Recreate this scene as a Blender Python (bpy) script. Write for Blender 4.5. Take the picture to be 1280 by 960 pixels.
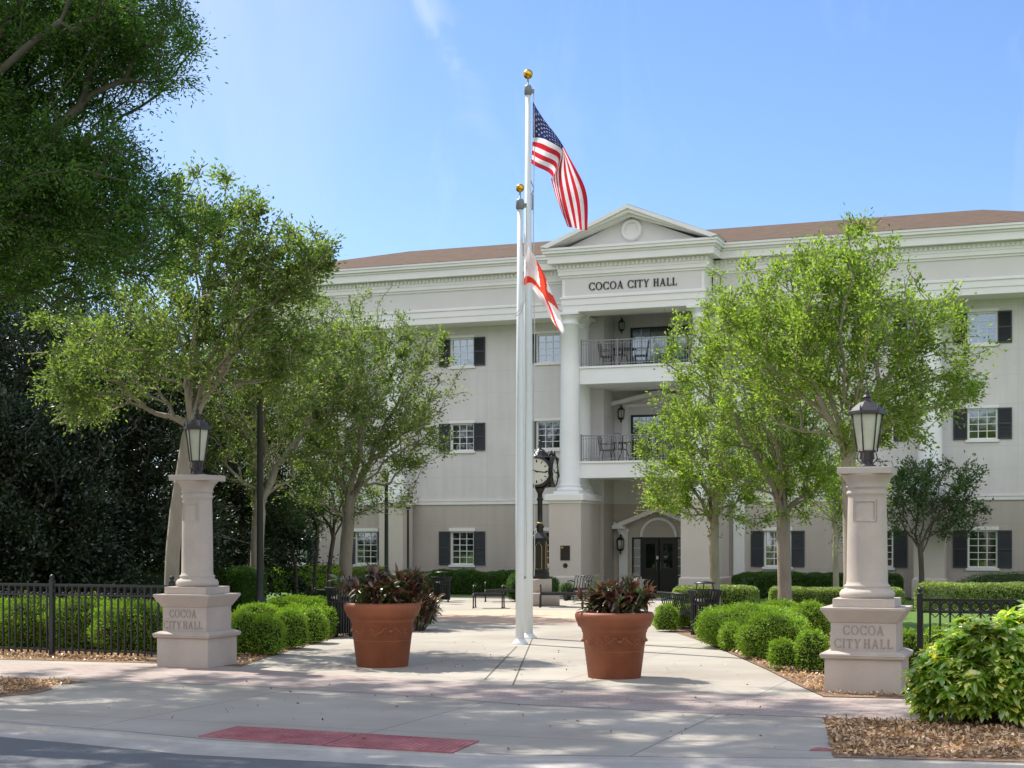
import bpy, math, random
import numpy as np
from mathutils import Vector, Matrix
from mathutils.geometry import tessellate_polygon
R = math.radians
random.seed(7)
RNG = np.random.default_rng(7)
for o in list(bpy.data.objects): bpy.data.objects.remove(o)
scene = bpy.context.scene
COL = scene.collection

# ------------------------------------------------------------------ camera
FPX, CX, HY, EYE = 1900.0, 640.0, 675.0, 2.0
cam_d = bpy.data.cameras.new('camera'); cam = bpy.data.objects.new('camera', cam_d); COL.objects.link(cam)
cam.location = (0, 0, EYE); cam.rotation_euler = (R(90), 0, 0)
cam_d.sensor_width = 36; cam_d.lens = FPX/1280*36; cam_d.shift_y = (HY-480)/1280
cam_d.clip_start = .1; cam_d.clip_end = 3000
scene.camera = cam

# ------------------------------------------------------------------ sky, sun, exposure
SUN_DIR = Vector((-.72, .69, 0)).normalized()
SUN_EL = R(53)
sv = Vector((SUN_DIR.x*math.cos(SUN_EL), SUN_DIR.y*math.cos(SUN_EL), math.sin(SUN_EL)))
w = bpy.data.worlds.new('World'); scene.world = w; w.use_nodes = True
nt = w.node_tree; nt.nodes.clear()
out = nt.nodes.new('ShaderNodeOutputWorld'); bg = nt.nodes.new('ShaderNodeBackground')
sky = nt.nodes.new('ShaderNodeTexSky'); sky.sky_type = 'NISHITA'; sky.sun_disc = False
sky.sun_elevation = SUN_EL; sky.sun_rotation = math.atan2(SUN_DIR.x, SUN_DIR.y)
sky.air_density = 1.0; sky.dust_density = .3; sky.ozone_density = 1.5
tc = nt.nodes.new('ShaderNodeTexCoord'); mp = nt.nodes.new('ShaderNodeMapping')
mp.inputs['Rotation'].default_value = (0, R(35), R(10)); mp.inputs['Scale'].default_value = (7, 3, 2.6)
nz = nt.nodes.new('ShaderNodeTexNoise'); nz.inputs['Scale'].default_value = 1.6; nz.inputs['Detail'].default_value = 9; nz.inputs['Roughness'].default_value = .62
nz.inputs['Distortion'].default_value = .8
rp = nt.nodes.new('ShaderNodeValToRGB'); rp.color_ramp.elements[0].position = .54; rp.color_ramp.elements[1].position = .82
nt.links.new(tc.outputs['Generated'], mp.inputs['Vector']); nt.links.new(mp.outputs[0], nz.inputs['Vector'])
nt.links.new(nz.outputs['Fac'], rp.inputs['Fac'])
mult = nt.nodes.new('ShaderNodeMath'); mult.operation = 'MULTIPLY'; mult.inputs[1].default_value = .16
nt.links.new(rp.outputs[0], mult.inputs[0])
mx = nt.nodes.new('ShaderNodeMix'); mx.data_type = 'RGBA'
mx.inputs[7].default_value = (7.5, 8.2, 9.0, 1)
tint = nt.nodes.new('ShaderNodeMix'); tint.data_type = 'RGBA'; tint.blend_type = 'MULTIPLY'; tint.inputs[0].default_value = 1
tint.inputs[7].default_value = (.84, .98, 1.22, 1); nt.links.new(sky.outputs[0], tint.inputs[6])
nt.links.new(mult.outputs[0], mx.inputs[0]); nt.links.new(tint.outputs[2], mx.inputs[6])
hz_ = nt.nodes.new('ShaderNodeMapRange'); hz_.inputs['From Min'].default_value = .05; hz_.inputs['From Max'].default_value = -.42; hz_.interpolation_type = 'SMOOTHSTEP'
sxh = nt.nodes.new('ShaderNodeSeparateXYZ'); nt.links.new(tc.outputs['Generated'], sxh.inputs[0]); nt.links.new(sxh.outputs['X'], hz_.inputs['Value'])
nzh = nt.nodes.new('ShaderNodeTexNoise'); nzh.inputs['Scale'].default_value = 3.2; nzh.inputs['Detail'].default_value = 7; nzh.inputs['Distortion'].default_value = .6
mph = nt.nodes.new('ShaderNodeMapping'); mph.inputs['Rotation'].default_value = (0, R(38), 0); mph.inputs['Scale'].default_value = (2.2, 1, .8)
nt.links.new(tc.outputs['Generated'], mph.inputs[0]); nt.links.new(mph.outputs[0], nzh.inputs['Vector'])
rph = nt.nodes.new('ShaderNodeMapRange'); rph.inputs['From Min'].default_value = .38; rph.inputs['From Max'].default_value = .66; rph.inputs['To Min'].default_value = .30; rph.inputs['To Max'].default_value = .95
nt.links.new(nzh.outputs['Fac'], rph.inputs['Value'])
mh = nt.nodes.new('ShaderNodeMath'); mh.operation = 'MULTIPLY'; nt.links.new(hz_.outputs['Result'], mh.inputs[0]); nt.links.new(rph.outputs['Result'], mh.inputs[1])
mxh = nt.nodes.new('ShaderNodeMix'); mxh.data_type = 'RGBA'; mxh.inputs[7].default_value = (6.0, 6.6, 7.4, 1)
nt.links.new(mh.outputs[0], mxh.inputs[0]); nt.links.new(mx.outputs[2], mxh.inputs[6])
def wmath(op, a, b=None, c=None):
    k = nt.nodes.new('ShaderNodeMath'); k.operation = op
    for i, v in enumerate((a, b, c)):
        if v is None: continue
        if isinstance(v, (int, float)): k.inputs[i].default_value = v
        else: nt.links.new(v, k.inputs[i])
    return k.outputs[0]
fn = nt.nodes.new('ShaderNodeTexNoise'); fn.inputs['Scale'].default_value = 14; fn.inputs['Detail'].default_value = 8; fn.inputs['Distortion'].default_value = 1.2; nt.links.new(tc.outputs['Generated'], fn.inputs['Vector'])
dx_ = wmath('ABSOLUTE', wmath('ADD', wmath('MULTIPLY_ADD', sxh.outputs['Z'], .53, sxh.outputs['X']), wmath('MULTIPLY_ADD', fn.outputs['Fac'], .05, -.125-.025)))
r1 = nt.nodes.new('ShaderNodeMapRange'); r1.interpolation_type = 'SMOOTHSTEP'; r1.inputs['From Min'].default_value = .020; r1.inputs['From Max'].default_value = 0; nt.links.new(dx_, r1.inputs['Value'])
r2 = nt.nodes.new('ShaderNodeMapRange'); r2.interpolation_type = 'SMOOTHSTEP'; r2.inputs['From Min'].default_value = .23; r2.inputs['From Max'].default_value = .33; nt.links.new(sxh.outputs['Z'], r2.inputs['Value'])
r3 = nt.nodes.new('ShaderNodeMapRange'); r3.inputs['From Min'].default_value = .42; r3.inputs['From Max'].default_value = .62; nt.links.new(fn.outputs['Fac'], r3.inputs['Value'])
wsp = wmath('MULTIPLY', wmath('MULTIPLY', r1.outputs[0], r2.outputs[0]), wmath('MULTIPLY', r3.outputs[0], .36))
mxw = nt.nodes.new('ShaderNodeMix'); mxw.data_type = 'RGBA'; mxw.inputs[7].default_value = (6.2, 6.8, 7.6, 1)
nt.links.new(wsp, mxw.inputs[0]); nt.links.new(mxh.outputs[2], mxw.inputs[6])
# bright cloud added to the unseen sky behind the viewer, brightening the shaded facade
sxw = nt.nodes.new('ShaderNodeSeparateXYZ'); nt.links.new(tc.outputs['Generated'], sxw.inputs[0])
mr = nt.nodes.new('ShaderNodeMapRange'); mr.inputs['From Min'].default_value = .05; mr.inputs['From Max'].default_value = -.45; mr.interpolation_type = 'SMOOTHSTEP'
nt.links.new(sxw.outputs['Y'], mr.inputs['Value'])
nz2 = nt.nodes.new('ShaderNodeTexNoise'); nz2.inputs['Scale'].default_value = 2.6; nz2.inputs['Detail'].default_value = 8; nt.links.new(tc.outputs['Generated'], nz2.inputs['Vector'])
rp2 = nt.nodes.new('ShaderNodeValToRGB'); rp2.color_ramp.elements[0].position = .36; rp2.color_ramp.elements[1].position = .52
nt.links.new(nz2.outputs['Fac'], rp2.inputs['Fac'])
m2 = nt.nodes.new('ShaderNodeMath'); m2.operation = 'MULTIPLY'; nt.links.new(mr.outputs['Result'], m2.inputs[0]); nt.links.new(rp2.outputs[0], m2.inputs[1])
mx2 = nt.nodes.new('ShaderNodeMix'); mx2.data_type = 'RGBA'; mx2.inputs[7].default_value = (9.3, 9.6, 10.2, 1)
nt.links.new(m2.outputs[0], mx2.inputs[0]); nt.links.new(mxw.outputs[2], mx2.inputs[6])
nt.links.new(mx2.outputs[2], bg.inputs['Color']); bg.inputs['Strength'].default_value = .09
nt.links.new(bg.outputs[0], out.inputs['Surface'])
sd = bpy.data.lights.new('sun', 'SUN'); sd.energy = 4.3; sd.angle = R(.53); sd.color = (1, .95, .86)
so = bpy.data.objects.new('sun', sd); COL.objects.link(so); so.rotation_euler = (-sv).to_track_quat('-Z', 'Y').to_euler()
vs = scene.view_settings; vs.view_transform = 'Standard'; vs.look = 'None'; vs.exposure = .74; vs.gamma = 1
vs.use_curve_mapping = False

# ------------------------------------------------------------------ materials
MATS = {}
def mat(name, col, rough=.7, metal=0, var=0, vscale=3., bump=0, bscale=40., spec=.4, col2=None, coords='Object', detail=6, stretch=None):
    if name in MATS: return MATS[name]
    m = bpy.data.materials.new(name); m.use_nodes = True; n = m.node_tree; b = n.nodes['Principled BSDF']
    b.inputs['Base Color'].default_value = (*col, 1); b.inputs['Roughness'].default_value = rough
    b.inputs['Metallic'].default_value = metal; b.inputs['Specular IOR Level'].default_value = spec
    tcn = n.nodes.new('ShaderNodeTexCoord'); src = tcn.outputs[coords]
    if stretch:
        mpn = n.nodes.new('ShaderNodeMapping'); mpn.inputs['Scale'].default_value = stretch
        n.links.new(src, mpn.inputs[0]); src = mpn.outputs[0]
    if var or col2:
        t = n.nodes.new('ShaderNodeTexNoise'); t.inputs['Scale'].default_value = vscale; t.inputs['Detail'].default_value = detail
        t.inputs['Roughness'].default_value = .65
        n.links.new(src, t.inputs['Vector'])
        r = n.nodes.new('ShaderNodeValToRGB'); r.color_ramp.elements[0].position = .32; r.color_ramp.elements[1].position = .68
        c2 = col2 or tuple(min(1, c*(1+var)) for c in col); c1 = col if col2 else tuple(c*(1-var) for c in col)
        r.color_ramp.elements[0].color = (*c1, 1); r.color_ramp.elements[1].color = (*c2, 1)
        n.links.new(t.outputs['Fac'], r.inputs['Fac']); n.links.new(r.outputs[0], b.inputs['Base Color'])
    if bump:
        t2 = n.nodes.new('ShaderNodeTexNoise'); t2.inputs['Scale'].default_value = bscale; t2.inputs['Detail'].default_value = 5
        n.links.new(src, t2.inputs['Vector'])
        bp = n.nodes.new('ShaderNodeBump'); bp.inputs['Strength'].default_value = bump; bp.inputs['Distance'].default_value = .02
        n.links.new(t2.outputs['Fac'], bp.inputs['Height']); n.links.new(bp.outputs[0], b.inputs['Normal'])
    MATS[name] = m
    return m
def leafmat(name, c1, c2, trans=.45, gloss=.06, rough=.35, tmul=(2.1, 2.3, 1.2), blotch=None):
    m = bpy.data.materials.new(name); m.use_nodes = True; n = m.node_tree; n.nodes.clear()
    o = n.nodes.new('ShaderNodeOutputMaterial'); g = n.nodes.new('ShaderNodeNewGeometry')
    r = n.nodes.new('ShaderNodeValToRGB'); e = r.color_ramp.elements
    e[0].color = (*c1, 1); e[1].color = (*c2, 1)
    n.links.new(g.outputs['Random Per Island'], r.inputs['Fac'])
    colout = r.outputs[0]
    if blotch:
        t = n.nodes.new('ShaderNodeTexNoise'); t.inputs['Scale'].default_value = blotch[1]; t.inputs['Detail'].default_value = 3
        tcn = n.nodes.new('ShaderNodeTexCoord'); n.links.new(tcn.outputs['Object'], t.inputs['Vector'])
        rr = n.nodes.new('ShaderNodeValToRGB'); rr.color_ramp.elements[0].position = blotch[2]; rr.color_ramp.elements[1].position = blotch[2]+.06
        n.links.new(t.outputs['Fac'], rr.inputs['Fac'])
        mm = n.nodes.new('ShaderNodeMix'); mm.data_type = 'RGBA'; mm.inputs[7].default_value = (*blotch[0], 1)
        n.links.new(rr.outputs[0], mm.inputs[0]); n.links.new(colout, mm.inputs[6]); colout = mm.outputs[2]
    tn = n.nodes.new('ShaderNodeTexNoise'); tn.inputs['Scale'].default_value = 1.4; tn.inputs['Detail'].default_value = 4
    tcv = n.nodes.new('ShaderNodeTexCoord'); n.links.new(tcv.outputs['Object'], tn.inputs['Vector'])
    mrv = n.nodes.new('ShaderNodeMapRange'); mrv.inputs['From Min'].default_value = .3; mrv.inputs['From Max'].default_value = .7; mrv.inputs['To Min'].default_value = .80; mrv.inputs['To Max'].default_value = 1.55
    n.links.new(tn.outputs['Fac'], mrv.inputs['Value']); hs = n.nodes.new('ShaderNodeHueSaturation'); n.links.new(mrv.outputs['Result'], hs.inputs['Value']); n.links.new(colout, hs.inputs['Color']); colout = hs.outputs[0]
    d = n.nodes.new('ShaderNodeBsdfDiffuse'); n.links.new(colout, d.inputs['Color'])
    tl = n.nodes.new('ShaderNodeBsdfTranslucent')
    mu = n.nodes.new('ShaderNodeMix'); mu.data_type = 'RGBA'; mu.blend_type = 'MULTIPLY'; mu.inputs[0].default_value = 1
    mu.inputs[7].default_value = (*tmul, 1); n.links.new(colout, mu.inputs[6]); n.links.new(mu.outputs[2], tl.inputs['Color'])
    m1 = n.nodes.new('ShaderNodeMixShader'); m1.inputs[0].default_value = trans
    n.links.new(d.outputs[0], m1.inputs[1]); n.links.new(tl.outputs[0], m1.inputs[2])
    gl = n.nodes.new('ShaderNodeBsdfGlossy'); gl.inputs['Roughness'].default_value = rough; gl.inputs['Color'].default_value = (1, 1, 1, 1)
    m2 = n.nodes.new('ShaderNodeMixShader'); m2.inputs[0].default_value = gloss
    n.links.new(m1.outputs[0], m2.inputs[1]); n.links.new(gl.outputs[0], m2.inputs[2]); n.links.new(m2.outputs[0], o.inputs['Surface'])
    MATS[name] = m
    return m
def stuccomat(name, col, zl, sl, joint=.88):
    """painted stucco with scored joints at the given heights / along-wall positions"""
    m = mat(name, col, .85, var=.05, vscale=.8, bump=.12, bscale=60)
    n = m.node_tree; b = n.nodes['Principled BSDF']
    tcn = n.nodes.new('ShaderNodeTexCoord'); sx = n.nodes.new('ShaderNodeSeparateXYZ'); n.links.new(tcn.outputs['Object'], sx.inputs[0])
    acc = None
    for ax, vals in (('Z', zl), ('X', sl)):
        for v in vals:
            c = n.nodes.new('ShaderNodeMath'); c.operation = 'COMPARE'; c.inputs[1].default_value = v; c.inputs[2].default_value = .011
            n.links.new(sx.outputs[ax], c.inputs[0])
            if acc is None: acc = c.outputs[0]
            else:
                a = n.nodes.new('ShaderNodeMath'); a.operation = 'MAXIMUM'; n.links.new(acc, a.inputs[0]); n.links.new(c.outputs[0], a.inputs[1]); acc = a.outputs[0]
    src = b.inputs['Base Color'].links[0].from_socket
    ms = n.nodes.new('ShaderNodeMapping'); ms.inputs['Scale'].default_value = (3.5, 3.5, .28); n.links.new(tcn.outputs['Object'], ms.inputs[0])
    ns = n.nodes.new('ShaderNodeTexNoise'); ns.inputs['Scale'].default_value = 1; ns.inputs['Detail'].default_value = 6; n.links.new(ms.outputs[0], ns.inputs['Vector'])
    rs = n.nodes.new('ShaderNodeValToRGB'); rs.color_ramp.elements[0].position = .38; rs.color_ramp.elements[0].color = (.86, .85, .83, 1); rs.color_ramp.elements[1].position = .6; n.links.new(ns.outputs['Fac'], rs.inputs[0])
    mst = n.nodes.new('ShaderNodeMix'); mst.data_type = 'RGBA'; mst.blend_type = 'MULTIPLY'; mst.inputs[0].default_value = .35; n.links.new(src, mst.inputs[6]); n.links.new(rs.outputs[0], mst.inputs[7]); src = mst.outputs[2]
    mm = n.nodes.new('ShaderNodeMix'); mm.data_type = 'RGBA'; mm.inputs[7].default_value = (*[c*joint for c in col], 1)
    n.links.new(acc, mm.inputs[0]); n.links.new(src, mm.inputs[6]); n.links.new(mm.outputs[2], b.inputs['Base Color'])
    return m

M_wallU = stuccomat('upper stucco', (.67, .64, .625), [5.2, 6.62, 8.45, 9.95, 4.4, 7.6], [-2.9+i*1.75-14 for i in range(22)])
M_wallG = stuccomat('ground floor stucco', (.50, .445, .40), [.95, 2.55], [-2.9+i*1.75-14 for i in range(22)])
M_trim = mat('cream trim', (.81, .785, .77), .75, var=.035, vscale=1.2, bump=.06, bscale=50)
M_colw = mat('white column paint', (.80, .80, .795), .6, var=.03, vscale=1.5)
M_frieze = mat('frieze stucco', (.68, .65, .63), .85, var=.03, vscale=1, bump=.1, bscale=60)
M_pier = mat('pier stucco', (.58, .515, .465), .85, var=.04, vscale=1.2, bump=.1, bscale=60)
M_white = mat('white window paint', (.8, .8, .78), .5)
M_shut = mat('charcoal shutter', (.045, .05, .055), .55, var=.15, vscale=2)
M_roof = mat('brown shingle', (.075, .052, .040), .95, spec=.1, col2=(.165, .115, .085), vscale=2.2, bump=.6, bscale=14, stretch=(1, 2.5, 12))
M_dark = mat('dark bronze door', (.03, .03, .028), .4)
M_iron = mat('black iron', (.012, .012, .014), .42, spec=.5, var=.3, vscale=6)
M_steel = mat('railing grey', (.22, .23, .24), .45)
M_bronze = mat('weathered bronze lantern', (.05, .042, .045), .45, var=.3, vscale=9)
M_gold = mat('gilded ball', (.75, .42, .06), .28, metal=1)
M_pole = mat('white pole paint', (.70, .74, .76), .32, var=.03, vscale=2)
M_pillar = mat('pinkish painted stucco', (.47, .405, .36), .8, var=.10, vscale=1.6, bump=.18, bscale=45)
M_engr = mat('engraved letter shade', (.31, .255, .23), .9)
M_terra = mat('terracotta plastic', (.25, .078, .034), .6, var=.2, vscale=2.2, bump=.08, bscale=30)
M_soil = mat('potting soil', (.03, .02, .014), .95)
M_letter = mat('dark bronze letters', (.03, .022, .02), .5)
M_plaque = mat('plaque bronze', (.05, .04, .035), .4, metal=.4)
M_cface = mat('clock face', (.74, .73, .66), .4)
M_goldline = mat('gold pinstripe', (.6, .42, .15), .4, metal=.6)
def glassmat(name, tint, refl, rough=.03):
    m = bpy.data.materials.new(name); m.use_nodes = True; n = m.node_tree; n.nodes.clear()
    o = n.nodes.new('ShaderNodeOutputMaterial'); d = n.nodes.new('ShaderNodeBsdfDiffuse'); d.inputs[0].default_value = (*tint, 1)
    g = n.nodes.new('ShaderNodeBsdfGlossy'); g.inputs['Roughness'].default_value = rough; g.inputs['Color'].default_value = (.9, .95, 1, 1)
    t = n.nodes.new('ShaderNodeTexNoise'); t.inputs['Scale'].default_value = 1.3
    tcn = n.nodes.new('ShaderNodeTexCoord'); n.links.new(tcn.outputs['Object'], t.inputs[0])
    bp = n.nodes.new('ShaderNodeBump'); bp.inputs['Strength'].default_value = .12; bp.inputs['Distance'].default_value = .02
    n.links.new(t.outputs['Fac'], bp.inputs['Height']); n.links.new(bp.outputs[0], g.inputs['Normal'])
    x = n.nodes.new('ShaderNodeMixShader'); x.inputs[0].default_value = refl
    n.links.new(d.outputs[0], x.inputs[1]); n.links.new(g.outputs[0], x.inputs[2]); n.links.new(x.outputs[0], o.inputs[0])
    MATS[name] = m; return m
M_glassD = glassmat('dark window glass', (.012, .014, .014), .28)
M_glassS = glassmat('pale blind behind glass', (.08, .16, .26), .27)
M_lantglass = mat('seeded lantern glass', (.50, .50, .40), .25, var=.1, vscale=5, spec=.6)

# ------------------------------------------------------------------ helpers
def G(px, py, z=0.):
    Y = (EYE-z)*FPX/(py-HY); return Vector(((px-CX)/FPX*Y, Y, z))
def AT(px, py, Y): return Vector(((px-CX)/FPX*Y, Y, EYE+(HY-py)/FPX*Y))
def tag(o, label=None, cat=None, group=None, kind=None):
    if label: o['label'] = label
    if cat: o['category'] = cat
    if group: o['group'] = group
    if kind: o['kind'] = kind
    return o
def empty(name, loc=(0, 0, 0), rz=0, **k):
    o = bpy.data.objects.new(name, None); COL.objects.link(o); o.location = loc; o.rotation_euler = (0, 0, rz); o.empty_display_size = .3
    return tag(o, **k)
def link(name, me, parent=None, loc=(0, 0, 0), rz=0):
    o = bpy.data.objects.new(name, me); COL.objects.link(o); o.location = loc; o.rotation_euler = (0, 0, rz)
    if parent: o.parent = parent
    return o
def children(o): return [c for c in COL.objects if c.parent == o]
def copy_tree(o, parent=None, loc=None, rz=None):
    c = o.copy(); COL.objects.link(c)
    c.parent = parent
    if loc is not None: c.location = loc
    if rz is not None: c.rotation_euler = (0, 0, rz)
    for ch in list(o.children): copy_tree(ch, c)
    return c
class MB:
    def __init__(s): s.v = []; s.f = []; s.s = []; s.m = []
    def add(s, vs, fs, smooth=False, mi=0):
        b = len(s.v); s.v += [tuple(v) for v in vs]
        for f in fs: s.f.append(tuple(b+i for i in f)); s.s.append(smooth); s.m.append(mi)
        return s
    def box(s, x0, x1, y0, y1, z0, z1, mi=0):
        return s.add([(x0,y0,z0),(x1,y0,z0),(x1,y1,z0),(x0,y1,z0),(x0,y0,z1),(x1,y0,z1),(x1,y1,z1),(x0,y1,z1)],
                     [(3,2,1,0),(4,5,6,7),(0,1,5,4),(1,2,6,5),(2,3,7,6),(3,0,4,7)], mi=mi)
    def frustum(s, w0, w1, z0, z1, d0=None, d1=None, c=(0, 0)):
        d0 = w0 if d0 is None else d0; d1 = w1 if d1 is None else d1; x, y = c
        return s.add([(x-w0,y-d0,z0),(x+w0,y-d0,z0),(x+w0,y+d0,z0),(x-w0,y+d0,z0),(x-w1,y-d1,z1),(x+w1,y-d1,z1),(x+w1,y+d1,z1),(x-w1,y+d1,z1)],
                     [(3,2,1,0),(4,5,6,7),(0,1,5,4),(1,2,6,5),(2,3,7,6),(3,0,4,7)])
    def lathe(s, prof, n=24, c=(0, 0, 0), cap=True, smooth=True, mi=0, phase=0):
        vs = []; fs = []
        for r, z in prof:
            for k in range(n):
                a = phase+2*math.pi*k/n; vs.append((c[0]+r*math.cos(a), c[1]+r*math.sin(a), c[2]+z))
        for i in range(len(prof)-1):
            for k in range(n):
                k2 = (k+1) % n; fs.append((i*n+k, i*n+k2, (i+1)*n+k2, (i+1)*n+k))
        s.add(vs, fs, smooth, mi)
        if cap:
            b = len(s.v)-len(vs); s.f.append(tuple(b+k for k in reversed(range(n)))); s.s.append(False); s.m.append(mi)
            s.f.append(tuple(b+(len(prof)-1)*n+k for k in range(n))); s.s.append(False); s.m.append(mi)
        return s
    def tube(s, pts, r, n=6, mi=0, cap=True):
        pts = [Vector(p) for p in pts]; rs = r if isinstance(r, (list, tuple)) else [r]*len(pts)
        vs = []; prev = None
        for i, p in enumerate(pts):
            t = (pts[min(i+1, len(pts)-1)]-pts[max(i-1, 0)]).normalized()
            if prev is None:
                ref = Vector((0, 0, 1)) if abs(t.z) < .9 else Vector((1, 0, 0)); a = t.cross(ref).normalized()
            else: a = (prev-t*prev.dot(t)).normalized()
            prev = a; b = t.cross(a)
            for k in range(n):
                th = 2*math.pi*k/n; vs.append(p+(a*math.cos(th)+b*math.sin(th))*rs[i])
        fs = [(i*n+k, i*n+(k+1) % n, (i+1)*n+(k+1) % n, (i+1)*n+k) for i in range(len(pts)-1) for k in range(n)]
        if cap: fs += [tuple(reversed(range(n))), tuple((len(pts)-1)*n+k for k in range(n))]
        return s.add(vs, fs, n > 4, mi)
    def prism(s, poly, a0, a1, axis='y', mi=0):
        """poly in the plane across axis, extruded a0..a1; axis y: poly=(x,z); axis z: (x,y); axis x: (y,z)"""
        n = len(poly)
        def P(p, a): return (p[0], a, p[1]) if axis == 'y' else ((p[0], p[1], a) if axis == 'z' else (a, p[0], p[1]))
        return s.add([P(p, a0) for p in poly]+[P(p, a1) for p in poly],
                     [tuple(range(n)), tuple(reversed(range(n, 2*n)))]+[(i, n+i, n+(i+1) % n, (i+1) % n) for i in range(n)], mi=mi)
    def xf(s, M, start=0):
        for i in range(start, len(s.v)): s.v[i] = tuple(M @ Vector(s.v[i]))
        return s
    def mesh(s, name, mats):
        me = bpy.data.meshes.new(name); me.from_pydata(s.v, [], s.f)
        for m in (mats if isinstance(mats, (list, tuple)) else [mats]): me.materials.append(m)
        me.polygons.foreach_set('use_smooth', s.s); me.polygons.foreach_set('material_index', s.m)
        import bmesh
        bm = bmesh.new(); bm.from_mesh(me); bmesh.ops.recalc_face_normals(bm, faces=bm.faces); bm.to_mesh(me); bm.free()
        me.update(); return me
    def build(s, name, mats, parent=None, loc=(0, 0, 0), rz=0, bevel=0):
        o = link(name, s.mesh(name, mats), parent, loc, rz)
        if bevel:
            b = o.modifiers.new('bevel', 'BEVEL'); b.width = bevel; b.segments = 2; b.limit_method = 'ANGLE'; b.angle_limit = R(40)
        return o
def sheet(name, pts, z, m, thick=0, **k):
    pts = [Vector((p[0], p[1], 0)) for p in pts]
    tri = tessellate_polygon([pts]); n = len(pts)
    v = [(p.x, p.y, z) for p in pts]; f = [tuple(t) for t in tri]
    if thick:
        v += [(p.x, p.y, z-thick) for p in pts]; f += [(i, (i+1) % n, n+(i+1) % n, n+i) for i in range(n)]
    mb = MB(); mb.add(v, f); o = mb.build(name, m); tag(o, kind='structure', **k)
    me = o.data
    # make the top face up
    for p in me.polygons:
        pass
    return o
def qmesh(name, V, mats, F=None, smooth=False, mi=None, nv=4):
    """V: (N,nv,3) array of separate quads/polys"""
    V = np.asarray(V, dtype=np.float32); N = V.shape[0]
    me = bpy.data.meshes.new(name); me.vertices.add(N*nv); me.vertices.foreach_set('co', V.reshape(-1))
    me.loops.add(N*nv); me.loops.foreach_set('vertex_index', np.arange(N*nv, dtype=np.int32))
    me.polygons.add(N); me.polygons.foreach_set('loop_start', np.arange(0, N*nv, nv, dtype=np.int32))
    me.polygons.foreach_set('loop_total', np.full(N, nv, dtype=np.int32))
    for m in mats: me.materials.append(m)
    if mi is not None: me.polygons.foreach_set('material_index', mi.astype(np.int32))
    me.update(calc_edges=True); return me

def unit(a): return a/np.maximum(np.linalg.norm(a, axis=-1, keepdims=True), 1e-9)
def leaves(P, L, W, up=.35, D=None, rng=RNG, droop=0.):
    """diamond leaves at P: (N,4,3)"""
    N = len(P)
    d = rng.normal(size=(N, 3)); d[:, 2] = d[:, 2]*.6-droop
    if D is not None: d = d*.7+D*1.1
    d = unit(d)
    nrm = rng.normal(size=(N, 3)); nrm[:, 2] += up*2.5
    sdir = unit(np.cross(d, nrm)); ln = L*rng.uniform(.65, 1.25, (N, 1)); wd = W*rng.uniform(.7, 1.2, (N, 1))
    b = P; t = P+d*ln; n2 = np.cross(sdir, d)
    l = P+d*ln*.45+sdir*wd*.5+n2*wd*.12; r = P+d*ln*.45-sdir*wd*.5+n2*wd*.12
    return np.stack([b, l, t, r], 1)

# ---- tree: balanced spanning growth towards tips spread through the crown's volume
def grow(trunk, env, ntips, rng, limbs=6, bf=.5, step=.35, wiggle=.035, shell=.5, curve=1.22):
    nodes = [np.array(p, float) for p in trunk]; par = [-1]+list(range(len(trunk)-1)); plen = [0.]*len(trunk)
    fork = len(trunk)-1
    W = np.array([(e[3]*e[4]*e[5])**.8*(e[6] if len(e) > 6 else 1) for e in env]); W /= W.sum()
    T = []
    for _ in range(ntips):
        e = env[rng.choice(len(env), p=W)]; d = unit(rng.normal(size=3)); r = rng.uniform()**shell*(rng.uniform(1.05, 1.3) if rng.uniform() < .2 else 1)
        T.append(np.array(e[:3])+d*r*np.array(e[3:6]))
    T = np.array(T); T = T[T[:, 2] > trunk[-1][2]-1.2] if len(T) else T
    dist = np.linalg.norm(T-nodes[fork], axis=1)
    # big limbs first
    order = []
    dv_ = T-nodes[fork]; steep = dv_[:, 2] > .95*np.hypot(dv_[:, 0], dv_[:, 1])
    far = [i for i in np.argsort(-dist) if steep[i]][:max(limbs*8, 10)] or list(np.argsort(-dist)[:limbs*6]); chosen = []; limbs = min(limbs, len(far))
    for _ in range(limbs):
        best = max(far, key=lambda i: min([np.linalg.norm(unit(T[i]-nodes[fork])-unit(T[j]-nodes[fork])) for j in chosen] or [rng.uniform(0, 2)]))
        chosen.append(best)
    rest = [i for i in np.argsort(dist) if i not in set(chosen)]
    arr = np.zeros((len(T)*14+200, 3)); pl = np.zeros(len(arr)); arr[:len(nodes)] = nodes; n = len(nodes)
    def path(a, t):
        nonlocal n
        p0 = arr[a].copy(); L = np.linalg.norm(t-p0); k = max(2, int(L/step)); prev = a
        out_h = (t-p0).copy()
        lift = .14*L
        for i in range(1, k+1):
            if n >= len(arr)-1: return
            f = i/k; q = p0+(t-p0)*np.array([f**curve, f**curve, f**(1/curve)])
            if i < k: q = q+rng.normal(size=3)*wiggle*min(L, 1.5)
            arr[n] = q; pl[n] = pl[prev]+np.linalg.norm(q-arr[prev]); par.append(prev); prev = n; n += 1
    for i in chosen: path(fork-int(rng.integers(0, 2)), T[i])
    for i in rest:
        t = T[i]; dd = np.linalg.norm(arr[fork-1:n]-t, axis=1)
        up = np.maximum(0, arr[fork-1:n, 2]-t[2])
        c = dd+bf*pl[fork-1:n]+.12*up+.5*np.maximum(0, .35-(arr[fork-1:n, 2]-trunk[-1][2]))
        path(int(np.argmin(c))+fork-1, t)
    arr = arr[:n]; par = np.array(par[:n])
    cnt = np.zeros(n); haschild = np.zeros(n, bool)
    for i in range(1, n): haschild[par[i]] = True
    cnt[~haschild] = 1
    for i in range(n-1, 0, -1): cnt[par[i]] += cnt[i]
    return arr, par, cnt
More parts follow.
